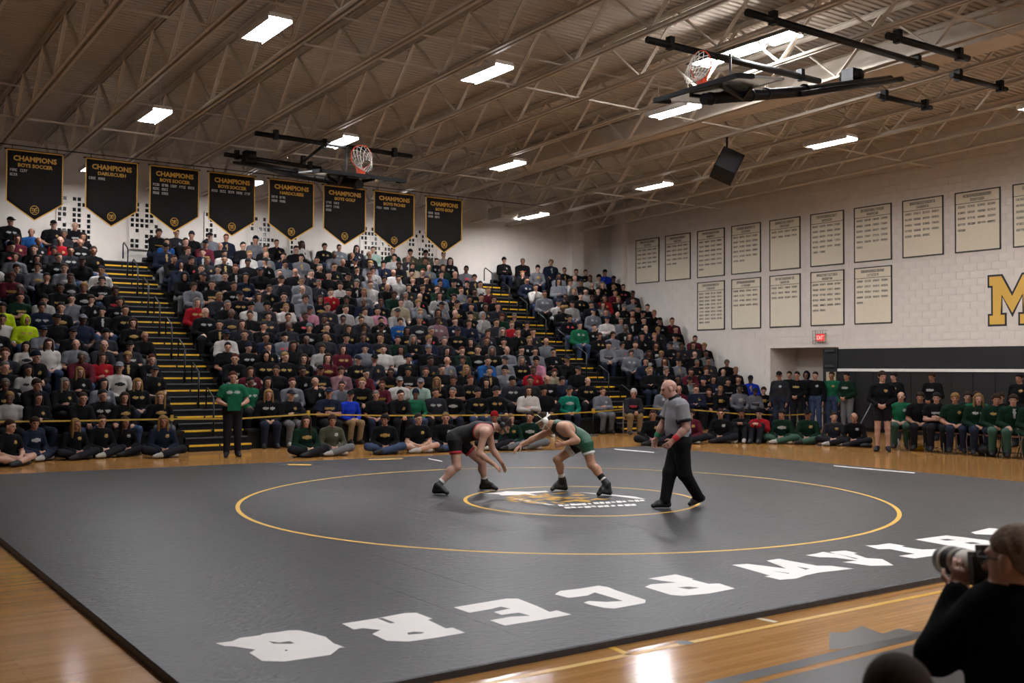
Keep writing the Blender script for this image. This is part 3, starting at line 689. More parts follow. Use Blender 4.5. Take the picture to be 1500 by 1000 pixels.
for ai, (x0, x1) in enumerate(((6.92, 8.28), (18.92, 20.38))):
    L = x1-x0; r = empty('aisle_stairs', (x0, ys(1)-.4, 0)); yo = ys(1)-.4
    dm = MB().box((0, 0, -.09), (L, RUN, 0)).mesh('aisle_deck'); dm.materials.append(M_tread)
    em = MB().box((0, -.012, -.022), (L, .03, .002)).mesh('deck_edge'); em.materials.append(M_edge)
    sm_ = MB().box((0, 0, -.13), (L, .25, 0)).mesh('step'); sm_.materials.append(M_blackm)
    nm_ = MB(); nm_.box((0, -.006, -.035), (L*.47, .05, .003)); nm_.box((L*.5, -.006, -.035), (L, .05, .003)); nm_ = nm_.mesh('yellow_nosing'); nm_.materials.append(M_yel)
    rm_ = MB().box((0, 0, -.2), (L, .02, 0)).mesh('riser'); rm_.materials.append(M_blackm)
    for k in range(1, NR+1):
        y = ys(k)-.13-yo; z = RISE*k
        d = link('aisle_deck', dm, None, r, (0, y, z)); link('deck_edge', em, None, d, (0, 0, 0)); link('riser', rm_, None, d, (0, .005, -.05))
        s = link('step', sm_, None, r, (0, y-.25, z-.14)); link('yellow_nosing', nm_, None, s)
    tag(r, ['black aisle stairs with yellow nosings beside the outer bank', 'black aisle stairs with yellow nosings beside the wall bank'][ai], 'stairs', 'bleacher aisle stairs')
    for k in range(1, NR, 2):
        h = empty('aisle_handrail', (x0+L*.48, ys(k)+.02, RISE*k))
        b = MB(); b.tube([(0, 0, 0), (0, 0, .82)], .02, 8); b.build('post', M_black, h)
        MB().tube([(0, 0, .8), (0, .06, .86), (0, .42, 1.04), (0, .5, 1.0), (0, .5, .6)], .018, 8).build('grab_rail', M_black, h)
        MB().box((-.06, -.06, 0), (.06, .06, .012)).build('base_plate', M_black, h)
        tag(h, 'black tube handrail in the %s stair aisle at row %s' % (['first', 'second'][ai], ordn(k)), 'handrail', 'aisle handrails')

# ------------------------------------------------------------------ yellow crowd tape and its posts
YT = 21.35
tp = [ony(0, 617.5, YT), ony(120, 616, YT), ony(252, 613.5, YT)]
tp2 = [ony(252, 613.5, YT), ony(350, 613, YT), ony(452, 606.5, YT), ony(560, 608.5, YT), ony(700, 608, YT), ony(800, 607.5, YT), ony(870, 603, YT), ony(935, 597.5, YT)]
e0, e1 = ony(935, 597.5, YT), onx(1230, 602, XW-.12)
for t_, q in ((.3, (1015, 600)), (.5, (1085, 606)), (.72, (1150, 608)), (.88, (1190, 606))):
    dpt = depth(e0)*(1-t_)+depth(e1)*t_; tp2.append(atd(q[0], q[1], dpt))
tp2.append(e1)
def tape(pts, label):
    b = MB(); P = pts
    for a, c in zip(P, P[1:]): b.bar(a, c, .012, .032)
    o = b.build('crowd_tape', M_tape); tag(o, label, 'tape', 'yellow crowd tapes')
tape(tp, 'yellow tape strung before the outer bleacher bank'); tape(tp2, 'long yellow tape strung before the middle and wall banks')
for i, q in enumerate((tp[2], ony(452, 606.5, YT), tp2[6], tp2[9])):
    h = empty('tape_post', (q.x, q.y+.03, 0)); hh = q.z+.06
    MB().tube([(0, 0, 0), (0, 0, hh)], .016, 8).build('pole', M_black if i != 1 else M_tape, h); MB().lathe(((.0, .03), (.14, .03), (.15, 0)), 14).build('base', M_black, h); MB().box((-.03, -.04, hh-.1), (.03, .03, hh+.02)).build('tape_clip', M_tape, h)
    tag(h, ['slim black post holding yellow tape beside first stair aisle', 'slim yellow post holding tape before the middle bank', 'slim black post holding yellow tape near second stair aisle', 'slim black post holding yellow tape before the wall bank'][i], 'post', 'crowd tape posts')

# ------------------------------------------------------------------ folding chairs
M_chairf = mat('chair steel', '#75706a', .4, .7); M_chairs = mat('chair vinyl', '#7c4b2e', .6)
def chair_proto():
    h = empty('folding_chair', (0, 0, 0))
    MB().box((-.2, -.2, .42), (.2, .2, .45)).build('seat', M_chairs, h)
    b = MB(); b.box((-.21, .2, .62), (.21, .225, .84)); b.build('backrest', M_chairs, h)
    for s in (-1, 1):
        MB().tube([(s*.215, .3, 0), (s*.215, -.14, .46)], .012, 6).build('leg', M_chairf, h); MB().tube([(s*.225, -.22, 0), (s*.225, .13, .5), (s*.222, .215, .86)], .012, 6).build('leg', M_chairf, h)
    MB().tube([(-.22, .26, .07), (.22, .26, .07)], .009, 6).build('stretcher', M_chairf, h); return h
chair0 = chair_proto(); chair_used = [False]
def place_chair(x, y, rz, label):
    if not chair_used[0]: c = chair0; chair_used[0] = True
    else: c = copy_tree(chair0)
    c.location = (x, y, 0); c.rotation_euler = (0, 0, rz); tag(c, label, 'chair', 'folding chairs'); return c
# ------------------------------------------------------------------ figures: smooth signed-distance bodies turned into one mesh
V = lambda *a: np.array(a[0] if len(a) == 1 else a, float)
def unit(v): v = V(v); return v/max(1e-9, np.linalg.norm(v))
class SDF:
    def __init__(s): s.p = []
    def cone(s, a, b, ra, rb, l, k=.02, bias=0.):
        a, b = V(a), V(b); m = max(ra, rb); s.p.append(('c', a, b, ra, rb, l, k, bias, np.minimum(a, b)-m, np.maximum(a, b)+m)); return s
    def cyl(s, a, b, ra, rb, l, k=.004, bias=0.):
        a, b = V(a), V(b); m = max(ra, rb); s.p.append(('y', a, b, ra, rb, l, k, bias, np.minimum(a, b)-m, np.maximum(a, b)+m)); return s
    def econe(s, a, b, wa, wb, side, l, k=.03, bias=0.):
        """wa/wb = (half width along side, half depth)"""
        a, b = V(a), V(b); m = max(*wa, *wb); s.p.append(('e', a, b, wa, wb, l, k, bias, np.minimum(a, b)-m, np.maximum(a, b)+m, unit(side))); return s
    def ell(s, c, r, l, k=.015, R=None, bias=0.):
        c = V(c); m = max(r); s.p.append(('o', c, V(r), np.eye(3) if R is None else R, 0, l, k, bias, c-m, c+m)); return s
    def mesh(s, h, relabel=None, smooth=1):
        lo = np.min([p[8] for p in s.p], 0)-3*h; hi = np.max([p[9] for p in s.p], 0)+3*h
        n = np.ceil((hi-lo)/h).astype(int)+1
        D = np.full(n, .12, np.float32); best = np.full(n, 9., np.float32); lab = np.zeros(n, np.int8)
        ax = [lo[i]+h*np.arange(n[i]) for i in range(3)]
        for p in s.p:
            k = p[6]; m = k+2.5*h
            i0 = np.maximum(0, np.floor((p[8]-m-lo)/h).astype(int)); i1 = np.minimum(n, np.ceil((p[9]+m-lo)/h).astype(int)+1)
            sl = tuple(slice(i0[i], i1[i]) for i in range(3))
            x, y, z = np.meshgrid(*[ax[i][sl[i]] for i in range(3)], indexing='ij')
            if p[0] == 'c':
                a, b = p[1], p[2]; ab = b-a; dd = max(1e-9, ab@ab)
                t = np.clip(((x-a[0])*ab[0]+(y-a[1])*ab[1]+(z-a[2])*ab[2])/dd, 0, 1)
                d = np.sqrt((x-a[0]-t*ab[0])**2+(y-a[1]-t*ab[1])**2+(z-a[2]-t*ab[2])**2)-(p[3]+(p[4]-p[3])*t)
            elif p[0] == 'y':
                a, b = p[1], p[2]; ab = b-a; L_ = np.sqrt(ab@ab); u = ab/L_
                ll = (x-a[0])*u[0]+(y-a[1])*u[1]+(z-a[2])*u[2]
                rad = np.sqrt(np.maximum(0, (x-a[0])**2+(y-a[1])**2+(z-a[2])**2-ll**2)); t = np.clip(ll/L_, 0, 1)
                d = np.maximum(np.maximum(rad-(p[3]+(p[4]-p[3])*t), -ll), ll-L_)
            elif p[0] == 'e':
                a, b = p[1], p[2]; ab = b-a; dd = max(1e-9, ab@ab); u = ab/np.sqrt(dd)
                sd = p[10]-u*(p[10]@u); sd = sd/np.linalg.norm(sd); fr = np.cross(u, sd)
                t = np.clip(((x-a[0])*ab[0]+(y-a[1])*ab[1]+(z-a[2])*ab[2])/dd, 0, 1)
                qx, qy, qz = x-a[0]-t*ab[0], y-a[1]-t*ab[1], z-a[2]-t*ab[2]
                w = p[3][0]+(p[4][0]-p[3][0])*t; e = p[3][1]+(p[4][1]-p[3][1])*t; mm = np.minimum(w, e)
                d = (np.sqrt(((qx*sd[0]+qy*sd[1]+qz*sd[2])/w)**2+((qx*fr[0]+qy*fr[1]+qz*fr[2])/e)**2+((qx*u[0]+qy*u[1]+qz*u[2])/mm)**2)-1)*mm
            else:
                c, r, R = p[1], p[2], p[3]; q = np.stack([x-c[0], y-c[1], z-c[2]], -1)@R      # columns of R are the axes
                d = (np.sqrt((q[..., 0]/r[0])**2+(q[..., 1]/r[1])**2+(q[..., 2]/r[2])**2)-1)*r.min()
            S = D[sl]; hh = np.clip(.5+.5*(S-d)/k, 0, 1); D[sl] = S*(1-hh)+d*hh-k*hh*(1-hh)
            B = best[sl]; db = d-p[7]; ms = db < B; B[ms] = db[ms]; lab[sl][ms] = p[5]
        v, f = nets(D, lo, h)
        if smooth: v = lap(v, f, smooth)
        c = v[f].mean(1); gi = np.clip(np.rint((c-lo)/h).astype(int), 0, n-1); fl = lab[gi[:, 0], gi[:, 1], gi[:, 2]].astype(np.int32)
        if relabel: fl = relabel(c, fl)
        return v, f, fl
def nets(D, lo, h):
    ins = D < 0; n = D.shape
    cs = [(i, j, k) for i in (0, 1) for j in (0, 1) for k in (0, 1)]
    S = lambda A, c: A[c[0]:n[0]-1+c[0], c[1]:n[1]-1+c[1], c[2]:n[2]-1+c[2]]
    cnt = sum(S(ins, c).astype(np.int8) for c in cs); act = (cnt > 0) & (cnt < 8)
    idx = np.argwhere(act); m = len(idx); vid = np.full(act.shape, -1, np.int64); vid[act] = np.arange(m)
    acc = np.zeros((m, 3)); num = np.zeros(m)
    for a in cs:
        for axx in range(3):
            if a[axx]: continue
            b = list(a); b[axx] = 1
            da = D[idx[:, 0]+a[0], idx[:, 1]+a[1], idx[:, 2]+a[2]]; db = D[idx[:, 0]+b[0], idx[:, 1]+b[1], idx[:, 2]+b[2]]
            cr = (da < 0) != (db < 0); t = np.where(cr, da/np.where(cr, da-db, 1), 0)
            p = np.tile(np.array(a, float), (m, 1)); p[:, axx] += t
            acc[cr] += p[cr]; num[cr] += 1
    v = lo+(idx+acc/num[:, None])*h; fs = []
    for axx in range(3):
        o1, o2 = (axx+1) % 3, (axx+2) % 3
        sl0 = [slice(1, -1)]*3; sl1 = [slice(1, -1)]*3; sl0[axx] = slice(0, n[axx]-1); sl1[axx] = slice(1, n[axx])
        A, B = ins[tuple(sl0)], ins[tuple(sl1)]
        for cond, fl in ((A & ~B, False), (~A & B, True)):
            e = np.argwhere(cond); off = np.ones(3, int); off[axx] = 0; e = e+off
            q = []
            for d1, d2 in ((-1, -1), (0, -1), (0, 0), (-1, 0)):
                c = e.copy(); c[:, o1] += d1; c[:, o2] += d2; q.append(vid[c[:, 0], c[:, 1], c[:, 2]])
            q = np.stack(q, 1); fs.append(q[:, ::-1] if fl else q)
    return v, np.concatenate(fs)
def lap(v, f, it):
    for _ in range(it):
        s = np.zeros_like(v); c = np.zeros(len(v))
        for a, b in ((0, 1), (1, 2), (2, 3), (3, 0)):
            np.add.at(s, f[:, a], v[f[:, b]]); np.add.at(s, f[:, b], v[f[:, a]]); np.add.at(c, f[:, a], 1); np.add.at(c, f[:, b], 1)
        v = v*.5+.5*s/c[:, None]
    return v
def to_mesh(name, v, f, fl, slots):
    me = bpy.data.meshes.new(name); me.vertices.add(len(v)); me.vertices.foreach_set('co', np.ascontiguousarray(v, np.float32).ravel())
    me.loops.add(f.size); me.loops.foreach_set('vertex_index', np.ascontiguousarray(f, np.int32).ravel())
    me.polygons.add(len(f)); me.polygons.foreach_set('loop_start', np.arange(0, f.size, 4, dtype=np.int32))
    me.polygons.foreach_set('material_index', fl.astype(np.int32)); me.polygons.foreach_set('use_smooth', np.ones(len(f), bool))
    for m in slots: me.materials.append(m)
    me.update(calc_edges=True); me.validate(); return me

SK, TOP, PAN, SHO, EYE, LIP, LOGO, TRIM, EXTRA = range(9)
def frame(fwd, up):
    f = unit(fwd); u = V(up); u = unit(u-f*(u@f)); r = np.cross(f, u); return np.stack([r, f, u], 1)   # right, forward, up as columns
def head(S, c, fwd, up, s=1., ears=True):
    R = frame(fwd, up); P = lambda x, y, z: V(c)+R@V(x, y, z)*s
    S.ell(P(0, -.012, .022), V(.076, .095, .088)*s, SK, .01, R)
    S.ell(P(0, .022, -.032), V(.058, .066, .078)*s, SK, .02, R)
    S.ell(P(0, .048, -.088), V(.032, .03, .024)*s, SK, .02, R)         # chin
    S.cone(P(0, .082, .005), P(0, .106, -.028), .011*s, .015*s, SK, .012)  # nose
    S.ell(P(0, .074, .026), V(.055, .016, .012)*s, SK, .015, R)         # brow
    for q in (-1, 1):
        S.ell(P(q*.031, .078, .006), V(.0125, .011, .0065)*s, EYE, .004, R, .0)
        if ears: S.ell(P(q*.081, -.008, -.004), V(.013, .022, .033)*s, SK, .008, R)
    S.ell(P(0, .083, -.058), V(.022, .011, .007)*s, LIP, .006, R, .001)
def hand(S, w, d, n, side, curl=.5, spread=.1, l=SK, s=1.):
    """five-fingered hand: w wrist, d direction, n palm normal, side = vector towards the thumb"""
    d = unit(d); n = V(n); n = unit(n-d*(n@d)); t = V(side); t = t-d*(t@d)-n*(t@n); t = unit(t); w = V(w)
    S.econe(w, w+d*.085*s, (.027*s, .02*s), (.04*s, .015*s), t, l, .012)
    for o, ln in ((.032, .072), (.011, .08), (-.011, .074), (-.031, .058)):
        p = w+d*.09*s+t*o*s; a = curl*.45; dr = unit(d+t*o*spread*12)
        for i, fr in enumerate((.42, .33, .25)):
            a2 = a+i*curl*.75; q = p+(dr*math.cos(a2)+n*math.sin(a2))*ln*fr*s; S.cone(p, q, (.0095-.001*i)*s, (.0088-.001*i)*s, l, .004); p = q
    p = w+d*.028*s+t*.024*s; q = p+unit(d*.6+t*.75+n*.35)*.045*s; S.cone(p, q, .013*s, .0105*s, l, .008); S.cone(q, q+unit(d*.9+t*.15+n*.4)*.032*s, .0105*s, .0085*s, l, .004)
def mitt(S, w, d, n, side, curl=.5, s=1.):
    d = unit(d); n = V(n); n = unit(n-d*(n@d)); t = unit(np.cross(d, n)); w = V(w)
    S.econe(w, w+d*.07*s, (.028*s, .02*s), (.042*s, .018*s), t, SK, .01)
    p = w+d*.08*s; q = p+unit(d+n*curl)*.06*s
    for o in (-.027, -.009, .009, .027): S.cone(p+t*o*s, q+t*o*s*.9, .012*s, .0105*s, SK, .004)
    sg = 1 if t@V(side) > 0 else -1
    S.cone(w+d*.02*s+t*sg*.03*s, w+d*.075*s+t*sg*.045*s+n*.015, .014*s, .011*s, SK, .006)
def limb(S, a, b, c, ra, rb, rc, l1, l2, k=.02): S.cone(a, b, ra, rb, l1, k); S.cone(b, c, rb*.99, rc, l2, k)
def figure(J, st):
    """J joints, st style; returns an SDF"""
    S = SDF(); g = st.get('bulk', 1.); cl = st.get('cloth', .012); side = V(J['shL'])-V(J['shR']); side = unit(side)
    pel, che, nk = V(J['pel']), V(J['che']), V(J['nk']); hs = V(J['hiL'])-V(J['hiR'])
    tt, tp_ = st.get('lt', TOP), st.get('lp', PAN); wa = pel*.5+che*.5
    S.econe(pel, pel*.7+che*.3, (.15*g+cl, .115*g+cl), (.14*g+cl, .112*g+cl), unit(hs), st.get('lpel', tp_), .04)
    S.econe(pel*.72+che*.28, che, (.142*g+cl, .115*g+cl), (.165*g+cl, .12*g+cl), side, tt, .05)
    S.econe(che, che*.35+nk*.65, (.165*g+cl, .118*g+cl), (.13*g+cl, .09*g+cl), side, tt, .05)
    for s in 'LR': S.cone(V(J['sh'+s])*.8+nk*.2, nk*.75+che*.25, .062*g+cl*.7, .075, st.get('ltr', tt), .04)
    hd = V(J['hd']); S.cone(nk-(hd-nk)*.1, nk*.3+hd*.7, .056*st.get('neck', 1), .05*st.get('neck', 1), SK, .02)
    if st.get('collar'): S.cyl(nk+(hd-nk)*.08, nk+(hd-nk)*.3, .074, .066, st['collar'], .006, .008)
    head(S, hd, J['hf'], J['hu'], st.get('hs', 1.))
    for s in 'LR':
        sh, el, wr, ha = V(J['sh'+s]), V(J['el'+s]), V(J['wr'+s]), V(J['ha'+s]); sl = st.get('sleeve', 'long')
        mu = st.get('arm', 1.)
        if sl == 'long': limb(S, sh, el, wr*.97+el*.03, .058*g+cl, .047*g+cl, .034+cl, tt, tt, .03); S.cone(el*.1+wr*.9, wr, .03, .028, SK, .01)
        elif sl == 'short':
            S.cyl(sh, sh*.3+el*.7, .058*g+cl*1.2, .056*g+cl*1.6, tt, .02); S.ell(sh, V(.06, .06, .06)*g+cl*1.1, tt, .03); limb(S, sh, el, wr, .05*mu, .043*mu, .029*mu, SK, SK, .02)
            if st.get('cuff'): q0, q1 = sh*.36+el*.64, sh*.29+el*.71; S.cyl(q0, q1, .059*g+cl*1.75, .059*g+cl*1.75, st['cuff'], .003, .009)
        else: limb(S, sh, el, wr, .056*mu, .044*mu, .029*mu, SK, SK, .025); S.ell(sh, V(.066, .066, .066)*mu, SK, .04)
        S.ell(el*.68+wr*.32, V(.043, .043, .043)*mu if sl != 'long' else V(.02, .02, .02), SK if sl != 'long' else tt, .03)
        hm = st.get('hand', mitt); n = J.get('pn'+s, V(0, 0, -1)); hm(S, wr, ha-wr, n, J.get('th'+s, V(0, 0, 1)), st.get('curl'+s, .5))
        hi, kn, an, to = V(J['hi'+s]), V(J['kn'+s]), V(J['an'+s]), V(J['to'+s]); le = st.get('leg', 1.)
        if st.get('pants', 'long') == 'long':
            limb(S, hi, kn, an*.93+kn*.07, .088*g+cl, .064*g+cl, .047+cl*1.2, tp_, tp_, .04); S.ell(hi, V(.1, .1, .1)*g, tp_, .05)
        else:
            hm_ = st.get('hem', .62); q = hi*(1-hm_)+kn*hm_
            S.cyl(hi, q, .095*g+cl, .08*g+cl*1.2, st.get('lsh'+s, tp_), .012); S.ell(hi, V(.095, .095, .095)*g+cl, st.get('lsh'+s, tp_), .03); limb(S, hi, kn, an, .084*le, .058*le, .038*le, SK, SK, .02)
            if st.get('hemtrim') is not None: u_ = unit(kn-hi); S.cyl(q-u_*.02, q+u_*.004, .086*g+cl*1.2, .0855*g+cl*1.2, st['hemtrim'], .003, .009)
            kk = unit(kn-hi); bk = unit(unit(hi-kn)+unit(an-kn)) if np.linalg.norm(unit(hi-kn)+unit(an-kn)) > .2 else V(0, 0, 0)
            S.ell(kn*.7+an*.3+bk*.02, V(.052, .052, .07)*le, SK, .035); S.ell(kn-bk*.012, V(.05, .05, .05)*le, SK, .03)
            if st.get('sock'): u_ = unit(kn-an); S.cyl(an, an+u_*st['sock'], .043, .046, st.get('lsock', TRIM), .004, .005)
        fd = unit(to-an-V(0, 0, (to-an)[2]*.0)); heel = an-unit((to-an)*V(1, 1, .0)+1e-9)*.045
        up = V(J.get('fu'+s, (0, 0, 1))); sdv = np.cross(fd, up)
        bl = an*.5+to*.5; bot = V(0, 0, 0)
        hb = heel-up*max(.0, (an-to)@up-.012); sole = V(0, 0, 0)
        S.econe(hb, an*.3+to*.7-up*.004, (.038, .036), (.047, .036), sdv, SHO, .012); S.econe(an*.35+to*.65, to+up*.002, (.047, .036), (.042, .03), sdv, SHO, .012)
        S.cone(an, (hb+an)/2, .048, .046, SHO, .03); S.cone(an, an*.45+to*.55+up*.012, .046, .036, SHO, .03)
        if st.get('hightop'): u_ = unit(kn-an); S.cyl(an-u_*.02, an+u_*st['hightop'], .05, .049, SHO, .008, .006)
    return S
# ------------------------------------------------------------------ crowd
CLR = dict(k=('black', '#141418'), c=('charcoal', '#33333a'), g=('grey', '#6f7076'), l=('light grey', '#a19d9a'), w=('white', '#c4beb8'), n=('navy', '#232a41'), b=('blue', '#1f4f8c'), R=('royal blue', '#1a36b4'),
           r=('red', '#96161f'), m=('maroon', '#551a26'), G=('green', '#1a6242'), D=('dark green', '#153627'), t=('teal', '#11735f'), p=('pink', '#b97c8e'), v=('mauve', '#7c5b61'), o=('olive', '#4d4c3e'), y=('neon yellow', '#b3cc1a'), T=('tan', '#a2937d'), M=('pale mint', '#9fb8ac'))
def dim(h, k_):
    c = [int(h[i:i+2], 16)/255 for i in (1, 3, 5)]; return '#'+''.join('%02x' % round(255*x*k_) for x in c)
TOPM = {k_: mat('cloth '+v[0], dim(v[1], .58 if v[0] in ('black', 'charcoal', 'navy', 'dark green') else .76), .9, var=.15, scale=10, bump=.25, bscale=30, spec=.08) for k_, v in CLR.items()}
SKINS = [mat('skin fair', '#987462', .55, var=.06, spec=.35), mat('skin light', '#8a6350', .55, var=.06, spec=.35), mat('skin tan', '#74503d', .55, var=.06, spec=.35), mat('skin brown', '#493125', .55, var=.06, spec=.35)]
PANTS = {'blue jeans': mat('denim', '#2d384e', .9, var=.2, scale=14, spec=.1), 'dark jeans': mat('dark denim', '#1b1f2c', .9, var=.2, scale=14, spec=.1), 'black trousers': mat('black trousers', '#16161a', .9, spec=.1), 'khaki trousers': mat('khaki', '#6a583e', .9, spec=.1), 'grey trousers': mat('grey trousers', '#535355', .9, spec=.1)}
SHOES = [mat('dark shoes', '#161618', .7, spec=.25), mat('white shoes', '#8d8a84', .7, spec=.25), mat('brown shoes', '#4a3526', .7, spec=.25)]
HAIRM = {'brown': mat('brown hair', '#271b14', .85, var=.3, scale=40, spec=.12), 'black': mat('black hair', '#151213', .85, var=.3, scale=40, spec=.12), 'blond': mat('blond hair', '#695130', .85, var=.3, scale=40, spec=.12), 'grey': mat('grey hair', '#514e4a', .85, var=.3, scale=40, spec=.12), 'auburn': mat('auburn hair', '#3c1d12', .85, var=.3, scale=40, spec=.12)}
M_eye = mat('eye dark', '#33241d', .4, var=0); M_lip = mat('lips', '#8a4f47', .5, var=0)
M_logog = mat('gold print', '#806428', .6, var=0); M_logow = mat('white print', '#7d7b77', .6, var=0); M_logor = mat('red print', '#9b2430', .6, var=0)

def seat_pose(kind, hy=0.):
    z = lambda *a: V(*a)
    J = dict(pel=z(0, .05, .1), che=z(0, .02, .39), nk=z(0, .0, .56), hd=z(0, -.035, .725), hf=z(math.sin(hy), -math.cos(hy), -.06), hu=z(0, -.05, 1))
    for s, q in (('L', 1), ('R', -1)):
        J.update({'sh'+s: z(q*.195, .01, .49), 'el'+s: z(q*.265, .0, .23), 'wr'+s: z(q*.11, -.22, .15), 'ha'+s: z(q*.0, -.3, .13), 'hi'+s: z(q*.09, .02, .09), 'kn'+s: z(q*.13, -.36, .07), 'an'+s: z(q*.13, -.26, -.345), 'to'+s: z(q*.15, -.42, -.395), 'pn'+s: z(-q, .2, -.3), 'th'+s: z(0, 0, 1)})
    if kind == 'lean':
        J.update(che=z(0, -.07, .37), nk=z(0, -.14, .52), hd=z(0, -.21, .67))
        for s, q in (('L', 1), ('R', -1)): J.update({'sh'+s: z(q*.185, -.12, .455), 'el'+s: z(q*.2, -.26, .2), 'wr'+s: z(q*.06, -.4, .19), 'ha'+s: z(q*.0, -.46, .14)})
    if kind == 'cross':
        for s, q in (('L', 1), ('R', -1)): J.update({'el'+s: z(q*.24, -.06, .25), 'wr'+s: z(q*.03, -.2, .27+q*.02), 'ha'+s: z(-q*.1, -.2, .29+q*.02), 'pn'+s: z(0, 1, 0)})
    if kind == 'chin':
        J.update({'elR': z(-.2, -.22, .25), 'wrR': z(-.07, -.17, .52), 'haR': z(-.01, -.13, .62), 'pnR': z(.3, .6, 0)})
    if kind == 'apart':
        for s, q in (('L', 1), ('R', -1)): J.update({'wr'+s: z(q*.16, -.27, .19), 'ha'+s: z(q*.13, -.37, .16), 'pn'+s: z(0, 0, -1), 'kn'+s: z(q*.2, -.35, .07), 'an'+s: z(q*.17, -.27, -.345), 'to'+s: z(q*.2, -.43, -.395)})
    return J
def floor_pose(kind, hy=0.):
    z = lambda *a: V(*a)
    J = dict(pel=z(0, .05, .11), che=z(0, .0, .39), nk=z(0, -.03, .55), hd=z(0, -.08, .71), hf=z(math.sin(hy), -math.cos(hy), -.08), hu=z(0, -.08, 1))
    for s, q in (('L', 1), ('R', -1)):
        J.update({'sh'+s: z(q*.18, -.02, .48), 'el'+s: z(q*.25, -.08, .23), 'wr'+s: z(q*.08, -.27, .17), 'ha'+s: z(q*.0, -.33, .12), 'hi'+s: z(q*.09, .0, .1), 'kn'+s: z(q*.36, -.22, .16), 'an'+s: z(-q*.08, -.34-.06*q, .075), 'to'+s: z(-q*.24, -.36-.06*q, .05), 'pn'+s: z(-q, .2, -.3), 'th'+s: z(0, 0, 1)})
    if kind == 'knees':
        for s, q in (('L', 1), ('R', -1)): J.update({'kn'+s: z(q*.11, -.33, .42), 'an'+s: z(q*.1, -.5, .08), 'to'+s: z(q*.1, -.66, .04), 'el'+s: z(q*.24, -.2, .34), 'wr'+s: z(q*.07, -.4, .44), 'ha'+s: z(-q*.03, -.44, .5)})
    return J
def stand_pose(kind, hy=0.):
    z = lambda *a: V(*a)
    J = dict(pel=z(0, .0, .96), che=z(0, -.0, 1.25), nk=z(0, .01, 1.44), hd=z(0, -.025, 1.61), hf=z(math.sin(hy), -math.cos(hy), -.08), hu=z(0, -.05, 1))
    for s, q in (('L', 1), ('R', -1)):
        J.update({'sh'+s: z(q*.185, .01, 1.38), 'el'+s: z(q*.25, .03, 1.1), 'wr'+s: z(q*.25, -.06, .86), 'ha'+s: z(q*.24, -.09, .76), 'hi'+s: z(q*.09, .0, .93), 'kn'+s: z(q*.1, -.02, .5), 'an'+s: z(q*.11, .02, .085), 'to'+s: z(q*.14, -.15, .03), 'pn'+s: z(-q, 0, 0), 'th'+s: z(0, -1, 0)})
    if kind == 'front':
        for s, q in (('L', 1), ('R', -1)): J.update({'el'+s: z(q*.26, .0, 1.12), 'wr'+s: z(q*.09, -.19, 1.0), 'ha'+s: z(q*.01, -.23, .95), 'pn'+s: z(-q, .3, -.2)})
    if kind == 'hold':
        for s, q in (('L', 1), ('R', -1)): J.update({'el'+s: z(q*.29, .01, 1.13), 'wr'+s: z(q*.15, -.2, 1.06), 'ha'+s: z(q*.08, -.24, 1.04), 'pn'+s: z(-q, -.2, 0)})
    return J
def add_logo(S, J, kind):
    side = unit(V(J['shL'])-V(J['shR'])); ax = unit(V(J['nk'])-V(J['che'])); fr = np.cross(side, ax); fr = -fr if fr[1] > 0 else fr
    R = np.stack([side, fr, ax], 1)
    if kind == 'wide': S.ell(V(J['che'])+fr*.125+ax*.02, V(.05, .02, .013), LOGO, .004, R, .01)
    elif kind == 'badge': S.ell(V(J['che'])+fr*.12+side*.075+ax*.05, V(.013, .02, .011), LOGO, .004, R, .012)
    elif kind == 'two':
        for q in (-1, 1): S.ell(V(J['che'])+fr*.12+side*.07*q+ax*.05, V(.016, .02, .008), LOGO, .004, R, .012)
    elif kind == 'zip': S.econe(V(J['che'])+fr*.128+ax*.0, V(J['nk'])+fr*.1-ax*.02, (.006, .012), (.012, .012), side, LOGO, .004, .012)
PROTO = {}
def proto(key, J, st, h, logo):
    S = figure(J, st); add_logo(S, J, logo); v, f, fl = S.mesh(h)
    hm = Matrix.Translation(Vector(J['hd']))@Matrix([list(r) for r in frame(J['hf'], J['hu'])]).to_4x4()
    PROTO[key] = dict(v=v, f=f, fl=fl, hm=hm, me=None)
def pmesh(key):
    p = PROTO[key]
    if p['me'] is None: p['me'] = to_mesh('person', p['v'], p['f'], p['fl'], [SKINS[0], TOPM['k'], PANTS['dark jeans'], SHOES[0], M_eye, M_lip, M_logog])
    return p['me']
VX, VLOW = .0155, .032
sdefs = [('lap', 'two', 0., {}), ('lean', 'wide', -.25, {}), ('cross', 'badge', .15, {}), ('chin', 'badge', 0., {}), ('apart', 'zip', -.35, {}), ('lap', 'wide', -.4, dict(bulk=.88)), ('lean', 'badge', .1, dict(bulk=1.08)), ('lap', 'badge', -.15, dict(sleeve='short')), ('cross', 'wide', -.2, dict(sleeve='short')), ('apart', 'two', .2, dict(bulk=1.12))]
for i, (kd, lg, hy, st) in enumerate(sdefs):
    s_ = dict(cloth=.017, bulk=1.06); s_.update(st); J = seat_pose(kd, hy)
    proto(('seat', i), J, s_, VX, lg); 
    if i < 6: proto(('low', i), J, s_, VLOW, lg)
fdefs = [('lotus', 'badge', 0., {}), ('lotus', 'wide', -.4, {}), ('lotus', 'badge', .35, dict(bulk=.9)), ('knees', 'badge', 0., {}), ('lotus', 'badge', .3, dict(sleeve='short', pants='shorts'))]
for i, (kd, lg, hy, st) in enumerate(fdefs):
    s_ = dict(cloth=.013); s_.update(st); proto(('floor', i), floor_pose(kd, hy), s_, .0135, lg)
tdefs = [('down', 'badge', 0., {}), ('front', 'wide', 0., {}), ('down', 'badge', .4, dict(bulk=1.1)), ('front', 'badge', .5, dict(pants='shorts', cloth=.01)), ('hold', 'two', 0., dict(sleeve='short', bulk=1.05))]
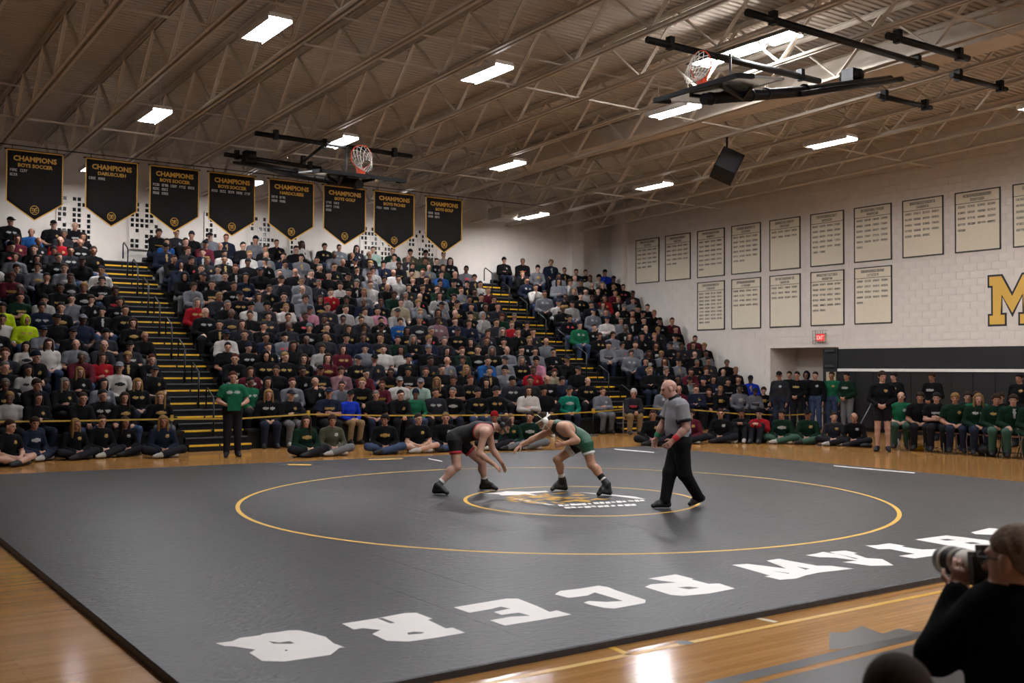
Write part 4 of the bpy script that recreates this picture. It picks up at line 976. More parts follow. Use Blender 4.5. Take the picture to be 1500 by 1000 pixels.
for i, (kd, lg, hy, st) in enumerate(tdefs):
    s_ = dict(cloth=.014); s_.update(st); proto(('stand', i), stand_pose(kd, hy), s_, .0135, lg)

# hair and hats, built in the head's own frame (x right, y forward, z up)
def hairD(kind, h):
    zlo = -.34 if kind == 'long' else -.17
    ax = [np.arange(-.16, .161, h), np.arange(-.17, .22, h), np.arange(zlo, .2, h)]
    x, y, z = np.meshgrid(*ax, indexing='ij'); lo = V(-.16, -.17, zlo)
    E = lambda c, r: (np.sqrt(((x-c[0])/r[0])**2+((y-c[1])/r[1])**2+((z-c[2])/r[2])**2)-1)*min(r)
    zm = np.interp(y, [-.13, -.06, -.02, .02, .055, .11], [-.075, -.065, -.02, .015, .055, .068])
    if kind == 'short': D = np.maximum(E((0, -.014, .03), (.0845, .1055, .1)), np.interp(y, [-.13, -.085, -.045, 0., .035, .06, .11], [-.075, -.07, -.03, .026, .032, .058, .072])-z)
    elif kind == 'fringe': D = np.maximum(E((0, -.008, .03), (.092, .112, .1)), np.interp(y, [-.13, -.05, 0, .06, .12], [-.08, -.07, -.03, .035, .045])-z)
    elif kind == 'thin': D = np.maximum(np.maximum(E((0, -.016, .02), (.083, .1, .085)), zm-z), z-.055+np.maximum(0, -y-.02)*.0)
    elif kind == 'long':
        D = np.maximum(E((0, -.012, .028), (.09, .11, .1)), zm-z)
        D = np.minimum(D, E((0, -.06, -.1), (.095, .055, .19)))
        for q in (-1, 1): D = np.minimum(D, E((q*.086, .01, -.11), (.026, .045, .19)))
    elif kind == 'cap':
        D = np.maximum(E((0, -.01, .035), (.09, .11, .1)), .042+.12*(y)*0-z); D = np.minimum(D, np.maximum(E((0, .1, .05), (.075, .085, .02)), .03-y))
    elif kind == 'beanie': D = np.maximum(E((0, -.012, .04), (.092, .11, .112)), np.interp(y, [-.12, .0, .1], [-.02, .01, .045])-z)
    elif kind == 'hood': D = np.maximum(E((0, -.025, .0), (.112, .125, .15)), -E((0, .1, -.012), (.068, .12, .1)))
    return nets(D.astype(np.float32), lo, h)
HAIRG = {}
for kd in ('short', 'fringe', 'thin', 'long', 'cap', 'beanie', 'hood'):
    for lowr, h in ((0, .0125), (1, .024)):
        v, f = hairD(kd, h); v = lap(v, f, 1); HAIRG[kd, lowr] = [v, f, None]
def hairmesh(kd):
    g = HAIRG[kd, 0]
    if g[2] is None: g[2] = to_mesh('hair', g[0], g[1], np.zeros(len(g[1]), int), [HAIRM['brown']])
    return g[2]
HNAME = dict(short='hair', fringe='hair', thin='hair', long='hair', cap='cap', beanie='beanie', hood='hood')
def set_mats(o, ms):
    for i, m in enumerate(ms):
        if m is not None and i < len(o.material_slots): o.material_slots[i].link = 'OBJECT'; o.material_slots[i].material = m
NPER = [0]
def person(key, loc, rz, label, top, skin=0, pants='dark jeans', shoes=0, hair='short', hc='brown', logo=None, sc=1., group=None, name='person', panm=None):
    o = bpy.data.objects.new(name, pmesh(key)); COL.objects.link(o); o.location = loc; o.rotation_euler = (0, 0, rz); o.scale = (sc, sc, sc)
    tm = TOPM[top]
    set_mats(o, [SKINS[skin], tm, panm or PANTS[pants], SHOES[shoes], M_eye, M_lip, logo or tm])
    if hair:
        c = bpy.data.objects.new(HNAME[hair], hairmesh(hair)); COL.objects.link(c); c.parent = o; c.matrix_local = PROTO[key]['hm']
        set_mats(c, [HAIRM[hc] if hair in ('short', 'fringe', 'thin', 'long') else (tm if hair == 'hood' else hc if not isinstance(hc, str) else TOPM['k'])])
    tag(o, label, 'person', group); NPER[0] += 1; return o

CROWD = '''15,320,k 46,337,b 78,324,k 110,324,k 24,347,m 88,350,rX 118,351,kX 145,329,k 151,335,T 171,332,k 184,332,k 214,342,l 220,337,c 103,368,c 136,372,k 120,384,k 50,361,k 78,369,c 16,361,k 21,376,g 54,388,g 94,395,g 22,387,c 29,396,l 68,408,k 102,408,k 148,395,w 149,412,k 16,409,m 82,422,k 162,425,k 122,427,k 25,422,k 29,438,D 62,440,l 105,441,g 133,443,k 175,443,k 149,456,kK 182,459,k 61,456,n 89,457,k 3,454,y
37,471,yH 3,471,w 120,471,n 106,488,kC 62,488,g 38,508,wL 70,509,w 194,472,k 207,488,kX 155,490,cK 190,509,cC 145,508,c 115,527,m 149,525,rL 186,524,k 233,524,k 116,543,kB 40,544,lL 174,541,wC 225,543,kC 6,543,k 93,564,kL 150,564,gL 54,591,kL 83,591,kL 112,588,k 150,586,k 181,591,k 210,592,kB 234,592,kB
237,346,l 258,341,c 280,340,k 308,344,g 331,348,n 374,348,g 405,352,k 442,356,wL 225,364,n 238,378,k 274,364,c 252,367,b 297,364,n 322,364,kX 365,370,w 390,370,gX 415,372,n 417,384,g 441,381,g 250,404,kH 263,391,nH 280,412,g 294,405,k 311,418,k 329,407,k 342,420,k 359,410,n 381,399,k 395,421,k 412,412,c 316,432,c 352,434,k 378,436,gL 289,445,rL 330,445,k 361,448,w 387,448,c 416,439,k 443,442,g 300,461,kX 338,461,cX 366,463,k 418,456,w 452,452,p 446,463,k 321,477,k 354,477,c 386,479,k 422,468,k 442,413,g 443,428,g
475,356,k 496,361,g 522,361,cL 546,362,M 575,367,D 601,366,o 623,368,o 650,372,l 670,370,k 489,370,g 515,374,k 541,374,k 562,383,n 604,385,T 628,388,gX 576,393,wX 523,390,k 498,384,k 464,388,k 646,406,b 541,407,g 498,418,w 543,420,w 522,418,k 467,415,c 482,404,k 484,431,r 574,433,D 594,434,l 453,450,p 480,452,c 508,442,k 506,455,l 534,455,l 553,454,p 587,444,T 578,457,l 611,433,c 643,438,l 647,449,g 615,458,k 641,458,c 585,471,b 558,470,k 642,473,v 614,471,c 502,466,c 527,470,c 475,466,k 453,481,k 510,484,k 533,486,k 478,494,c 596,487,k 626,487,k
738,374,k 765,372,k 758,382,k 807,378,n 697,392,g 716,392,l 718,403,c 728,400,g 787,395,g 826,400,k 818,407,g 842,403,l 862,405,l 886,404,RC 765,398,k 748,410,n 779,427,g 798,435,w 818,439,w 838,442,l 818,418,g 828,429,k 839,429,k 858,429,l 886,432,r 898,432,m 806,453,k 834,464,k 869,456,gC 849,478,GK 870,478,k 889,466,wC 675,424,g 706,462,lH 750,475,r 727,477,c 758,491,k 714,490,c 671,488,k 732,462,D 689,464,k 667,462,k 738,502,k 775,504,k 799,502,g 878,493,k 890,504,gK 689,501,k
934,428,c 914,444,k 927,457,k 942,460,k 943,472,k 967,470,k 990,483,k 909,470,g 915,481,k 945,481,n 958,488,k 948,494,r 988,496,g 922,496,k 897,494,g 890,507,k 925,522,g 950,520,k 982,511,k 961,509,kL 994,522,k 1018,522,kX 1028,494,m 1048,494,k 1029,509,k 1077,511,k 1112,533,RC 1034,537,k 1058,545,c 1077,543,k 974,535,kL 953,545,k 1008,548,m 1037,550,k
331,494,w 358,494,k 388,480,k 333,515,k 363,515,k 342,529,k 388,528,kH 428,512,k 452,480,k 422,484,c 479,496,c 472,510,l 502,513,mL 480,526,m 366,547,m 404,544,k 439,547,k 468,547,k 500,547,v 366,564,G 392,569,kL 427,564,g 461,564,k 498,566,g 393,590,kB 481,584,nC
535,516,g 561,512,w 588,518,wL 524,531,k 549,529,cC 597,534,k 626,529,c 655,528,gX 683,545,kB 708,531,b 570,548,k 556,564,m 528,564,k 583,568,k 512,580,RC 550,580,k 586,580,k 608,579,G 628,576,MC 662,582,k 700,580,k 712,566,kL 651,502,c 688,502,k 627,513,k
739,530,g 785,530,p 810,520,k 781,546,r 807,546,T 831,533,k 846,543,kC 774,567,wL 750,565,c 732,554,k 796,581,kK 834,578,t 860,564,k 890,562,l 882,578,g 760,584,c 726,588,kK 1011,561,g 1019,584,n 1062,560,k 1082,556,k 1082,579,g 1103,576,gC 1106,563,c 1118,564,k 974,580,g'''
rr = random.Random(5)
seats = {k: [] for k in range(1, NR+1)}
def bank_of(x):
    for nm, a, b in BANKS:
        if a+.1 < x < b-.1: return nm
    return None
for tok in CROWD.split():
    px, py, c = tok.split(','); px, py = float(px), float(py); bestk = None
    for k in range(1, NR+1):
        p = ony(px, py, ys(k)+.0); e = abs(p.z-(zs(k)+.735))
        if bestk is None or e < bestk[0]: bestk = (e, k, p.x)
    e, k, x = bestk
    if x > XW-.42:
        x = XW-.42; k = min(range(1, NR+1), key=lambda q: (Vector(proj((x, ys(q), zs(q)+.735)))-Vector((px, py))).length)
    bk = bank_of(x)
    if bk is None:
        for nm, a, b in BANKS:
            if abs(x-a) < .55: x = a+.28
            if abs(x-b) < (.55 if nm != 'wall' else 1.6): x = b-.34
        if bank_of(x) is None: continue
    x = min(x, XW-.42)
    if any(abs(x-q[0]) < .4 for q in seats[k]):
        k2 = k+1 if k < NR and not any(abs(x-q[0]) < .4 for q in seats[k+1]) else None
        if k2 is None: continue
        k = k2
    seats[k].append((x, c, True))
for k in range(1, NR+1):
    for nm, a, b in BANKS:
        x = a+.3+rr.random()*.2
        while x < b-.33:
            if not any(abs(x-q[0]) < .49 for q in seats[k]):
                px, py = proj((x, ys(k), zs(k)+.7))
                skip = px < -170 or px > 1125 or k == NR or (nm == 'wall' and k >= 8 and x < 22.2) or (nm == 'wall' and k <= 5 and x < 21.3) or (k == 16 and rr.random() < .45) or rr.random() < .1
                if not skip:
                    q = rr.random(); c = 'k' if q < .56 else 'c' if q < .7 else 'g' if q < .8 else 'n' if q < .87 else 'l' if q < .91 else 'm' if q < .94 else 'D' if q < .96 else 'w' if q < .98 else 'o'
                    seats[k].append((x, c, False)); x += .1
            x += .1
allp = []
for k in seats:
    for nm, a, b in BANKS:
        row = sorted([q for q in seats[k] if bank_of(q[0]) == nm], key=lambda q: q[0])
        if nm == 'outer': row = row[::-1]
        for i, q in enumerate(row): allp.append((depth((q[0], ys(k), zs(k))), k, nm, i+1, q[0], q[1]))
allp.sort(); NIND = 246+sum(1 for q in allp[:260] if proj((q[4], ys(q[1]), zs(q[1])+.7))[0] <= -25)
BODYN = 0
HW = {'long': 'long %s hair', 'short': '%s hair', 'fringe': '%s hair', 'thin': 'short %s hair', 'cap': 'a cap', 'beanie': 'a knit hat', 'hood': 'hood up', None: 'a shaved head'}
low_v, low_f, low_m = [], [], []; lowmats = []; lowidx = {}
def lowmat(m):
    if m.name not in lowidx: lowidx[m.name] = len(lowmats); lowmats.append(m)
    return lowidx[m.name]
voff = 0
for n_, (dp, k, nm, si, x, code) in enumerate(allp):
    c = code[0]; hk = code[1:] or None
    hair = {'L': 'long', 'B': 'long', 'C': 'cap', 'K': 'beanie', 'H': 'hood', 'X': None}.get(hk, None) if hk else rr.choice(['short']*6+['fringe', 'fringe', 'thin', 'cap', 'beanie', 'long'])
    hc = 'blond' if hk == 'B' else rr.choice(['brown']*4+['black']*4+['blond', 'grey', 'auburn'])
    skin = rr.choice([0, 0, 0, 1, 1, 1, 1, 2, 2, 3]); pants = rr.choice(['dark jeans']*4+['blue jeans']*4+['black trousers']*6+['grey trousers'])
    if k == 1 and c == 'R': pants = 'khaki trousers'
    if c == 'G' and hk == 'K': pants = 'blue jeans'
    q = rr.random(); logo = (M_logog if q < .4 else M_logow if q < .72 else M_logor if q < .76 else None)
    if c in 'wlTMp' and logo: logo = TOPM['c'] if rr.random() < .4 else None
    # turn towards the middle of the mat
    ang = math.atan2(8.7-x, ys(k)-11.2)*.55; rz = ang+rr.uniform(-.22, .22)
    jy = rr.uniform(-.03, .03); sc = rr.uniform(.96, 1.07)
    if nm == 'outer' and hair == 'long': sc *= .95
    pz = zs(k)+.002
    fem = hair == 'long'
    pi = rr.choice([5, 0, 2]) if fem else rr.randrange(len(sdefs))
    if n_ < NIND and proj((x, ys(k), pz+.7))[0] > -25:
        wear = 'hoodie' if sdefs[pi][3].get('sleeve') != 'short' else 'T-shirt'
        hcap = HAIRM
        hcol = hc
        if hair in ('cap', 'beanie'): hcol = TOPM['r'] if (c == 'k' and 100 < proj((x, ys(k), pz))[0] < 112 and k in (7, 8, 9)) else TOPM[rr.choice('kkcng')]
        lb = 'person in %s %s, %s, %s %s-bank row, %s from %s aisle' % (CLR[c][0], wear, (HW[hair] % hc) if hair and '%' in HW[hair] else HW[hair], ordn(k), nm, ordn(si), 'second' if nm == 'wall' else 'first')
        person(('seat', pi), (x, ys(k)+jy, pz), rz, lb, c, skin, pants, rr.choice([0, 0, 1]), hair, hcol, logo, sc, 'spectators seated in the bleachers')
    else:
        p = PROTO['low', pi % 6]; R = Matrix.Translation((x, ys(k)+jy, pz))@Matrix.Rotation(rz, 4, 'Z')@Matrix.Scale(sc, 4); A = np.array(R)
        ms = [SKINS[skin], TOPM[c], PANTS[pants], SHOES[0], M_eye, M_lip, logo or TOPM[c]]; mi = np.array([lowmat(m) for m in ms])
        low_v.append(p['v']@A[:3, :3].T+A[:3, 3]); low_f.append(p['f']+voff); low_m.append(mi[p['fl']]); voff += len(p['v'])
        if hair:
            g = HAIRG[hair, 1]; A = np.array(R@p['hm']); m_ = HAIRM[hc] if hair in ('short', 'fringe', 'thin', 'long') else TOPM[c if hair == 'hood' else rr.choice('kkcn')]
            low_v.append(g[0]@A[:3, :3].T+A[:3, 3]); low_f.append(g[1]+voff); low_m.append(np.full(len(g[1]), lowmat(m_))); voff += len(g[0])
if low_v:
    me = to_mesh('distant_spectators', np.concatenate(low_v), np.concatenate(low_f), np.concatenate(low_m), lowmats)
    o = link('distant_spectators', me); tag(o, 'packed spectators filling the upper bleacher rows below the banners', 'crowd', kind='stuff')
print('crowd', len(allp), 'individual', min(NIND, len(allp)), 'persons', NPER[0])
# ------------------------------------------------------------------ people on the floor, on chairs and standing
face_mat = lambda p: math.atan2(8.7-p[0], p[1]-11.2)          # rz so that local -y looks at the middle of the mat
cam_az = lambda p: math.atan2(0-p[0], p[1]-0)
FL = [  # px, py of the seat on the floor, proto, colour, hair, hair colour, pants, turn, label
 (10, 682, 4, 'k', 'short', 'brown', 'black trousers', .5, 'person in black T-shirt and shorts cross-legged on floor before outer bank'),
 (46, 674, 1, 'n', 'fringe', 'brown', 'dark jeans', .6, 'person in slate blue pullover cross-legged on floor, head turned away'),
 (108, 672, 2, 'k', 'long', 'blond', 'black trousers', .1, 'person with long blond hair in black sitting cross-legged, hands to chest'),
 (146, 669, 0, 'k', 'short', 'brown', 'black trousers', .2, 'person in black zip top cross-legged between two friends before outer bank'),
 (181, 667, 2, 'k', 'long', 'brown', 'black trousers', .0, 'person with long brown hair in black zip top cross-legged on floor'),
 (237, 669, 0, 'n', 'long', 'blond', 'black trousers', -.1, 'person in blue-sleeved jacket cross-legged beside first aisle stairs'),
 (446, 668, 1, 'D', 'long', 'brown', 'black trousers', .3, 'person in olive green hoodie cross-legged by the yellow post'),
 (485, 666, 0, 'o', 'fringe', 'brown', 'grey trousers', .1, 'person in brown and green jacket, grey trousers, cross-legged by mat edge'),
 (563, 664, 1, 'k', 'fringe', 'black', 'blue jeans', -.1, 'person in black hoodie and blue jeans cross-legged with green soles'),
 (612, 662, 4, 'k', 'short', 'brown', 'khaki trousers', .1, 'person in black top and khaki shorts cross-legged behind dark wrestler'),
 (652, 660, 0, 'k', 'short', 'blond', 'blue jeans', 0, 'person in black zip top and pale jeans cross-legged behind dark wrestler'),
 (724, 658, 0, 'k', 'beanie', 'black', 'black trousers', 0, 'person in black hoodie and red hat on floor behind dark wrestler'),
 (748, 658, 2, 'D', 'short', 'blond', 'grey trousers', 0, 'person in dark green top on floor behind dark wrestler head'),
 (776, 657, 1, 'D', 'short', 'brown', 'grey trousers', 0, 'person in dark green hoodie on floor between the two wrestlers'),
 (957, 652, 0, 'k', 'short', 'brown', 'black trousers', 0, 'person in black crouched on floor behind referee green wristband'),
 (1012, 649, 0, 'm', 'fringe', 'brown', 'black trousers', -.1, 'person in maroon hoodie cross-legged behind the referee'),
 (1056, 648, 0, 'k', 'short', 'brown', 'black trousers', 0, 'person in black jacket with two gold badges cross-legged near wall bank'),
 (1087, 647, 3, 'k', 'fringe', 'black', 'black trousers', 0, 'person in black covering face with both hands, knees up'),
 (1113, 648, 3, 'r', 'beanie', 'black', 'black trousers', -.2, 'person in red pullover with knees up on floor'),
 (1146, 649, 1, 'D', 'fringe', 'black', 'black trousers', .0, 'person in green tracksuit, black fringe, cross-legged beside red pullover'),
 (1184, 650, 0, 'D', 'cap', 'black', 'black trousers', .0, 'person in green tracksuit with dark cap cross-legged on floor'),
 (1222, 652, 2, 'c', 'short', 'brown', 'black trousers', .1, 'person in charcoal sweater cross-legged near the open black door'),
 (1252, 653, 2, 'k', 'thin', 'grey', 'black trousers', .1, 'person in black with shaved grey hair cross-legged beside wall pads')]
M_gtrack = mat('green track pants', '#123626', .8)
for i, (px, py, pr, c, h, hc, pt, tn, lb) in enumerate(FL):
    p = onz(px, py, 0); p.z = 0
    rz = cam_az(p)*.5+face_mat(p)*.5+tn*.6
    person(('floor', pr), p, rz, lb, c, i % 3 if i != 9 else 0, pt, 1 if i % 2 else 0, h, TOPM['r' if px == 724 else 'k'] if h in ('cap', 'beanie') else hc, [M_logog, M_logow, M_logog][i % 3], 1.0 if pr != 2 else .95, 'spectators sitting on the floor', panm=M_gtrack if i in (19, 20) else None)
# woman in green with a clipboard
p = onz(340, 669, 0); p.z = 0; rz = cam_az(p)+.12
w = person(('stand', 4), p, rz, 'standing person in green polo shirt holding green folder before aisle stairs', 'G', 0, 'black trousers', 0, 'short', 'auburn', M_logow, .985)
b = MB(); b.box((-.13, -.285, .93), (.13, -.275, 1.2)); fo = b.build('green_folder', TOPM['G']); fo.location = p; fo.rotation_euler = (0, 0, rz); tag(fo, 'green folder held by standing person in green polo shirt', 'folder')
# standing people by the alcove, door and pads
ST = [(1142, 640, XW-2.6, 2, 'c', 'cap', 'k', 'dark jeans', 'standing person in charcoal quarter-zip and dark cap before alcove', .6),
      (1149, 0, XW+.45, 0, 'k', 'short', 'brown', 'dark jeans', 'standing person in black shirt deep inside the alcove', .4), (1163, 0, XW+.6, 1, 'n', 'hood', 'k', 'dark jeans', 'standing hooded person at the back of alcove', .4),
      (1168, 0, XW-1.2, 1, 'k', 'short', 'black', 'black trousers', 'standing person in black hoodie with hands joined before alcove', .5), (1195, 0, XW-.9, 0, 'k', 'short', 'black', 'blue jeans', 'standing person in black pullover and blue jeans before alcove', .5),
      (1219, 0, XW-.6, 0, 'G', 'short', 'brown', 'blue jeans', 'standing person in green shirt and blue jeans by open door', .6), (1241, 0, XW-1.0, 1, 'D', 'fringe', 'black', 'grey trousers', 'standing person in black-green hoodie and grey trousers by pads', .9),
      (1310, 0, XW-2.2, 0, 'k', 'fringe', 'black', 'black trousers', 'standing person in black behind the athlete in shorts', .9), (1366, 0, XW-1.6, 1, 'k', 'fringe', 'brown', 'black trousers', 'standing person in black with yellow collar behind the chairs', .9), (1494, 0, XW-2.0, 0, 'k', 'fringe', 'black', 'black trousers', 'standing person in black lettered sweatshirt behind last green athletes', .9)]
for i, (px, py, x, pr, c, h, hc, pt, lb, tn) in enumerate(ST):
    p = onx(px, 600, x); p.z = 0
    if x > XW: p.y = min(p.y, ALC1-(.4 if px < 1155 else .95))
    person(('stand', pr), p, cam_az(p)*(1-tn)+(-math.pi/2)*tn, lb, c, [1, 0, 2][i % 3], pt, 0, h, TOPM['k'] if h == 'cap' else hc if h != 'hood' else 'black', M_logog if i % 2 else M_logow, 1.0, 'people standing along the wall')
p = onz(1293, 661, 0); p.z = 0
person(('stand', 3), p, -1.0, 'standing athlete in black long-sleeve shirt and short black shorts', 'k', 0, 'black trousers', 0, 'fringe', 'brown', M_logog, 1.02)
# team on folding chairs
XB = 20.6
BN = [(1319, 7, 'G', 'thin', 'brown', 'green', 'seated athlete in green T-shirt and green trousers next to standing athlete'), (1347, 7, 'k', 'fringe', 'brown', 'black', 'seated athlete in black T-shirt with head bowed, hands clasped'), (1371, 8, 'k', 'fringe', 'black', 'black', 'seated athlete in black T-shirt with very dark hair, head bowed'),
      (1398, 7, 'D', 'fringe', 'blond', 'navy', 'seated athlete in dark green shirt with fair short hair'), (1432, 0, 'D', 'long', 'blond', 'navy', 'seated athlete with long blond hair in dark green sweatshirt'), (1458, 0, 'D', 'fringe', 'brown', 'green', 'seated athlete in green sweatsuit beside the long-haired blond athlete'), (1483, 4, 'D', 'fringe', 'brown', 'green', 'seated athlete in green sweatsuit with orange shoes, second from blond athlete'), (1512, 0, 'D', 'short', 'black', 'green', 'seated athlete in green sweatsuit at the end of the chairs')]
for i, (px, pr, c, h, hc, pt, lb) in enumerate(BN):
    p = onx(px, 620, XB-.25*0); p.z = 0; rz = -1.02+.03*i
    place_chair(p.x, p.y, rz, 'folding chair under the '+lb.replace('seated ', ''))
    person(('seat', pr), (p.x+.03, p.y, .455), rz, lb, c, i % 2, 'black trousers' if pt == 'black' else 'dark jeans', 0, h, hc, M_logog if i % 2 else M_logow, 1.0, 'team seated on folding chairs', panm=M_gtrack if pt == 'green' else None)
for i, (px, c, lb) in enumerate(((1417, 'D', 'person in green seated behind the fair-haired athlete'), (1430, 'G', 'person in green tucked behind the long-haired blond athlete'), (1464, 'k', 'person in dark jacket seated behind the green sweatsuits'))):
    p = onx(px, 610, XB+1.0); p.z = 0; place_chair(p.x, p.y, -1.1, 'folding chair in second line under '+lb)
    person(('seat', 0), (p.x+.03, p.y, .455), -1.1, lb, c, 0, 'black trousers', 0, 'fringe', 'brown', None, 1.02)
# person with a white knit hat on a chair by the second aisle
p = ony(925, 620, 21.0); p.z = 0
place_chair(p.x, p.y, cam_az(p), 'folding chair under the person in white knit hat'); person(('seat', 1), (p.x, p.y, .455), cam_az(p)*.6, 'seated person in charcoal sweatshirt and white knit hat at tape', 'c', 1, 'khaki trousers', 0, 'beanie', TOPM['w'], M_logor, 1.)
# bags and bottles under the chairs
def blob(name, c, r, m, label, cat):
    S = SDF(); S.ell((0, 0, r[2]*.8), r, 0, .02); S.ell((r[0]*.5, 0, r[2]*.6), V(r)*.6, 0, .04); S.cone((-r[0]*.5, 0, r[2]*1.6), (r[0]*.5, 0, r[2]*1.6), .015, .015, 0, .02)
    v, f, fl = S.mesh(.02); v[:, 2] = np.maximum(v[:, 2], .002); me = to_mesh(name, v, f, fl*0, [m]); o = link(name, me, None, None, c); tag(o, label, cat); return o
q = onx(1446, 660, XB-.1); blob('gym_bag', (q.x, q.y, 0), (.22, .2, .16), M_blackm, 'black gym bag on floor between the green athletes', 'bag')
q = onx(1345, 655, XB+.1); blob('gym_bag', (q.x, q.y, 0), (.2, .12, .08), M_yel, 'yellow and dark bag under the black-shirted athletes', 'bag')
q = onx(1268, 655, 20.3); blob('gym_bag', (q.x, q.y, 0), (.16, .12, .06), M_blackm, 'small dark bag on floor beside cross-legged people', 'bag')
bt = MB().lathe(((0, 0), (.035, 0), (.036, .14), (.015, .18), (.015, .21), (0, .21)), 10).mesh('bottle'); bt.materials.append(mat('clear bottle', '#a9adb0', .25, trans=.4, var=0))
for px in (1300, 1316): q = onx(px, 655, 20.9); o = link('bottle', bt, None, None, (q.x, q.y, 0)); tag(o, 'clear water bottle on floor behind the standing athlete', 'bottle', 'water bottles behind standing athlete')
q = onx(1277, 640, 20.9)
st_ = MB().tube([(q.x-.5, q.y+.25, .02), (q.x, q.y, 1.0)], .014, 6).build('crutch', M_edge); tag(st_, 'pale crutch leaning between wall pads and standing athlete', 'crutch')

# ------------------------------------------------------------------ wrestlers and referee, posed joint by joint
def vpt(p): return V(p.x, p.y, p.z)
RIGHT, UPV, FW = vpt(_r), V(0, 0, 1), unit(V(FWD.x, FWD.y, 0))
def hero(name, feet, base_d, Jpx, st, extra, slots, h, label, relabel=None, hs=None):
    J = {}
    root = V(*feet)
    for k_, q in Jpx.items():
        if k_ in ('hf', 'hu', 'pnL', 'pnR', 'thL', 'thR', 'fuL', 'fuR'): J[k_] = RIGHT*q[0]+FW*q[1]+UPV*q[2]
        else: J[k_] = vpt(atd(q[0], q[1], base_d+q[2]))-root
    for s in 'LR':                                     # keep the soles on the mat
        for kk, zmin in (('an', .085), ('to', .032)):
            z = J[kk+s][2]+root[2]-MZ
            if z < zmin: J[kk+s][2] += zmin-z
    st['hand'] = hand; S = figure(J, st)
    if extra: extra(S, J)
    v, f, fl = S.mesh(h, relabel and (lambda c, l: relabel(c, l, J)), 1)
    zc = v[:, 2]+root[2]; v[:, 2] = np.maximum(zc, MZ+.001)-root[2]
    o = link(name, to_mesh(name, v, f, fl, slots), None, None, tuple(root)); tag(o, label, 'person')
    hm = Matrix.Translation(Vector(J['hd']))@Matrix([list(r) for r in frame(J['hf'], J['hu'])]).to_4x4()
    return o, J, hm
def tuft(v, amt, sd):
    r_ = np.random.RandomState(sd); c_ = V(0, -.014, .029); d_ = (v-c_)/np.linalg.norm(v-c_, axis=1)[:, None]
    ph = r_.uniform(0, 6.28, 6); kx = r_.normal(0, 70, (6, 3)); n_ = np.sin(v@kx.T+ph).sum(1)/3
    return v+d_*(n_*amt)[:, None]
def add_hair(o, hm, kd, m, name='hair'):
    v, f = hairD(kd, .007); v = tuft(lap(v, f, 1), .004, 3); c = link(name, to_mesh(name, v, f, np.zeros(len(f), int), [m]), None, o); c.matrix_local = hm; return c
M_wsk = mat('wrestler skin', '#a88270', .5, var=.07, scale=14, spec=.4); M_wsk2 = mat('wrestler skin warm', '#a37a63', .5, var=.07, scale=14, spec=.4); M_rsk = mat('referee skin', '#a87f70', .5, var=.06, spec=.4)
M_sing1 = mat('black singlet', '#0e0c0f', .7, var=.15, scale=30, spec=.25); M_trim1 = mat('singlet red trim', '#a01f2b', .6); M_sock = mat('white sock', '#c9c7c2', .85); M_wshoe = mat('wrestling shoe black', '#131315', .5, var=.1)
M_sing2 = mat('green singlet', '#0f4a33', .5, var=.2, scale=14); M_sing2b = mat('black singlet front', '#0a0d0b', .65, spec=.25)
def seg_dist(c, a, b):
    ab = b-a; t = np.clip(((c-a)@ab)/(ab@ab), 0, 1); return np.linalg.norm(c-a-t[:, None]*ab, axis=1)
def headgear(o, hm, m, cup):
    g = MB(); E = lambda rx, ry, z0, tl, n=36: [(rx*math.cos(2*math.pi*i/n), -.014+ry*math.sin(2*math.pi*i/n), z0+tl*math.sin(2*math.pi*i/n)) for i in range(n)]
    for pts in (E(.09, .112, .035, .03), E(.091, .112, -.005, -.05)): 
        for a, b in zip(pts, pts[1:]+pts[:1]): g.bar(a, b, .006, .02, up=(0, 0, 1))
    top = [(.092*math.cos(t), -.0, .03+.1*math.sin(t)) for t in np.linspace(0, math.pi, 18)]
    for a, b in zip(top, top[1:]): g.bar(a, b, .02, .006, up=(0, 1, 0))
    ch = [(.088*math.cos(t), .03, -.02-.1*math.sin(t)) for t in np.linspace(0, math.pi, 18)]
    for a, b in zip(ch, ch[1:]): g.bar(a, b, .016, .006, up=(0, 1, 0))
    root = g.build('headgear', m, o); root.matrix_local = hm
    for q in (-1, 1):
        c = MB(); c.lathe(((.0, .026), (.02, .026), (.034, .018), (.044, .006), (.044, -.006), (.03, -.012)), 16, (q*.088, -.008, -.002), Matrix.Rotation(q*math.pi/2, 3, 'Y')); c.build('ear_cup', cup, root)
    return root
# wrestler in black
fa, fb = onz(640, 724, MZ), onz(718, 718, MZ); bd = (depth(fa)+depth(fb))/2; da, db = depth(fa)-bd, depth(fb)-bd
ft = (fa+fb)/2
J1 = dict(pel=(666, 641, 0), che=(700, 630, .02), nk=(722, 626, .02), hd=(738, 623, 0), hf=(.72, -.12, -.68), hu=(.66, 0, .74),
    shR=(710, 634, -.17), elR=(702, 664, -.22), wrR=(722, 679, -.2), haR=(731, 686, -.18), pnR=(-.6, .5, -.5), thR=(.3, .4, .6),
    shL=(716, 632, .19), elL=(721, 657, .22), wrL=(734, 676, .16), haL=(740, 687, .14), pnL=(-.5, -.6, -.4), thL=(.3, -.4, .6),
    hiR=(666, 645, -.1), knR=(669, 683, -.16), anR=(642, 709, da), toR=(652, 724, da-.04), hiL=(673, 646, .1), knL=(706, 676, .12), anL=(710, 706, db), toL=(727, 717, db-.04))
J1['toR'] = (655, 723.5, da-.05); J1['anR'] = (641, 711, da)
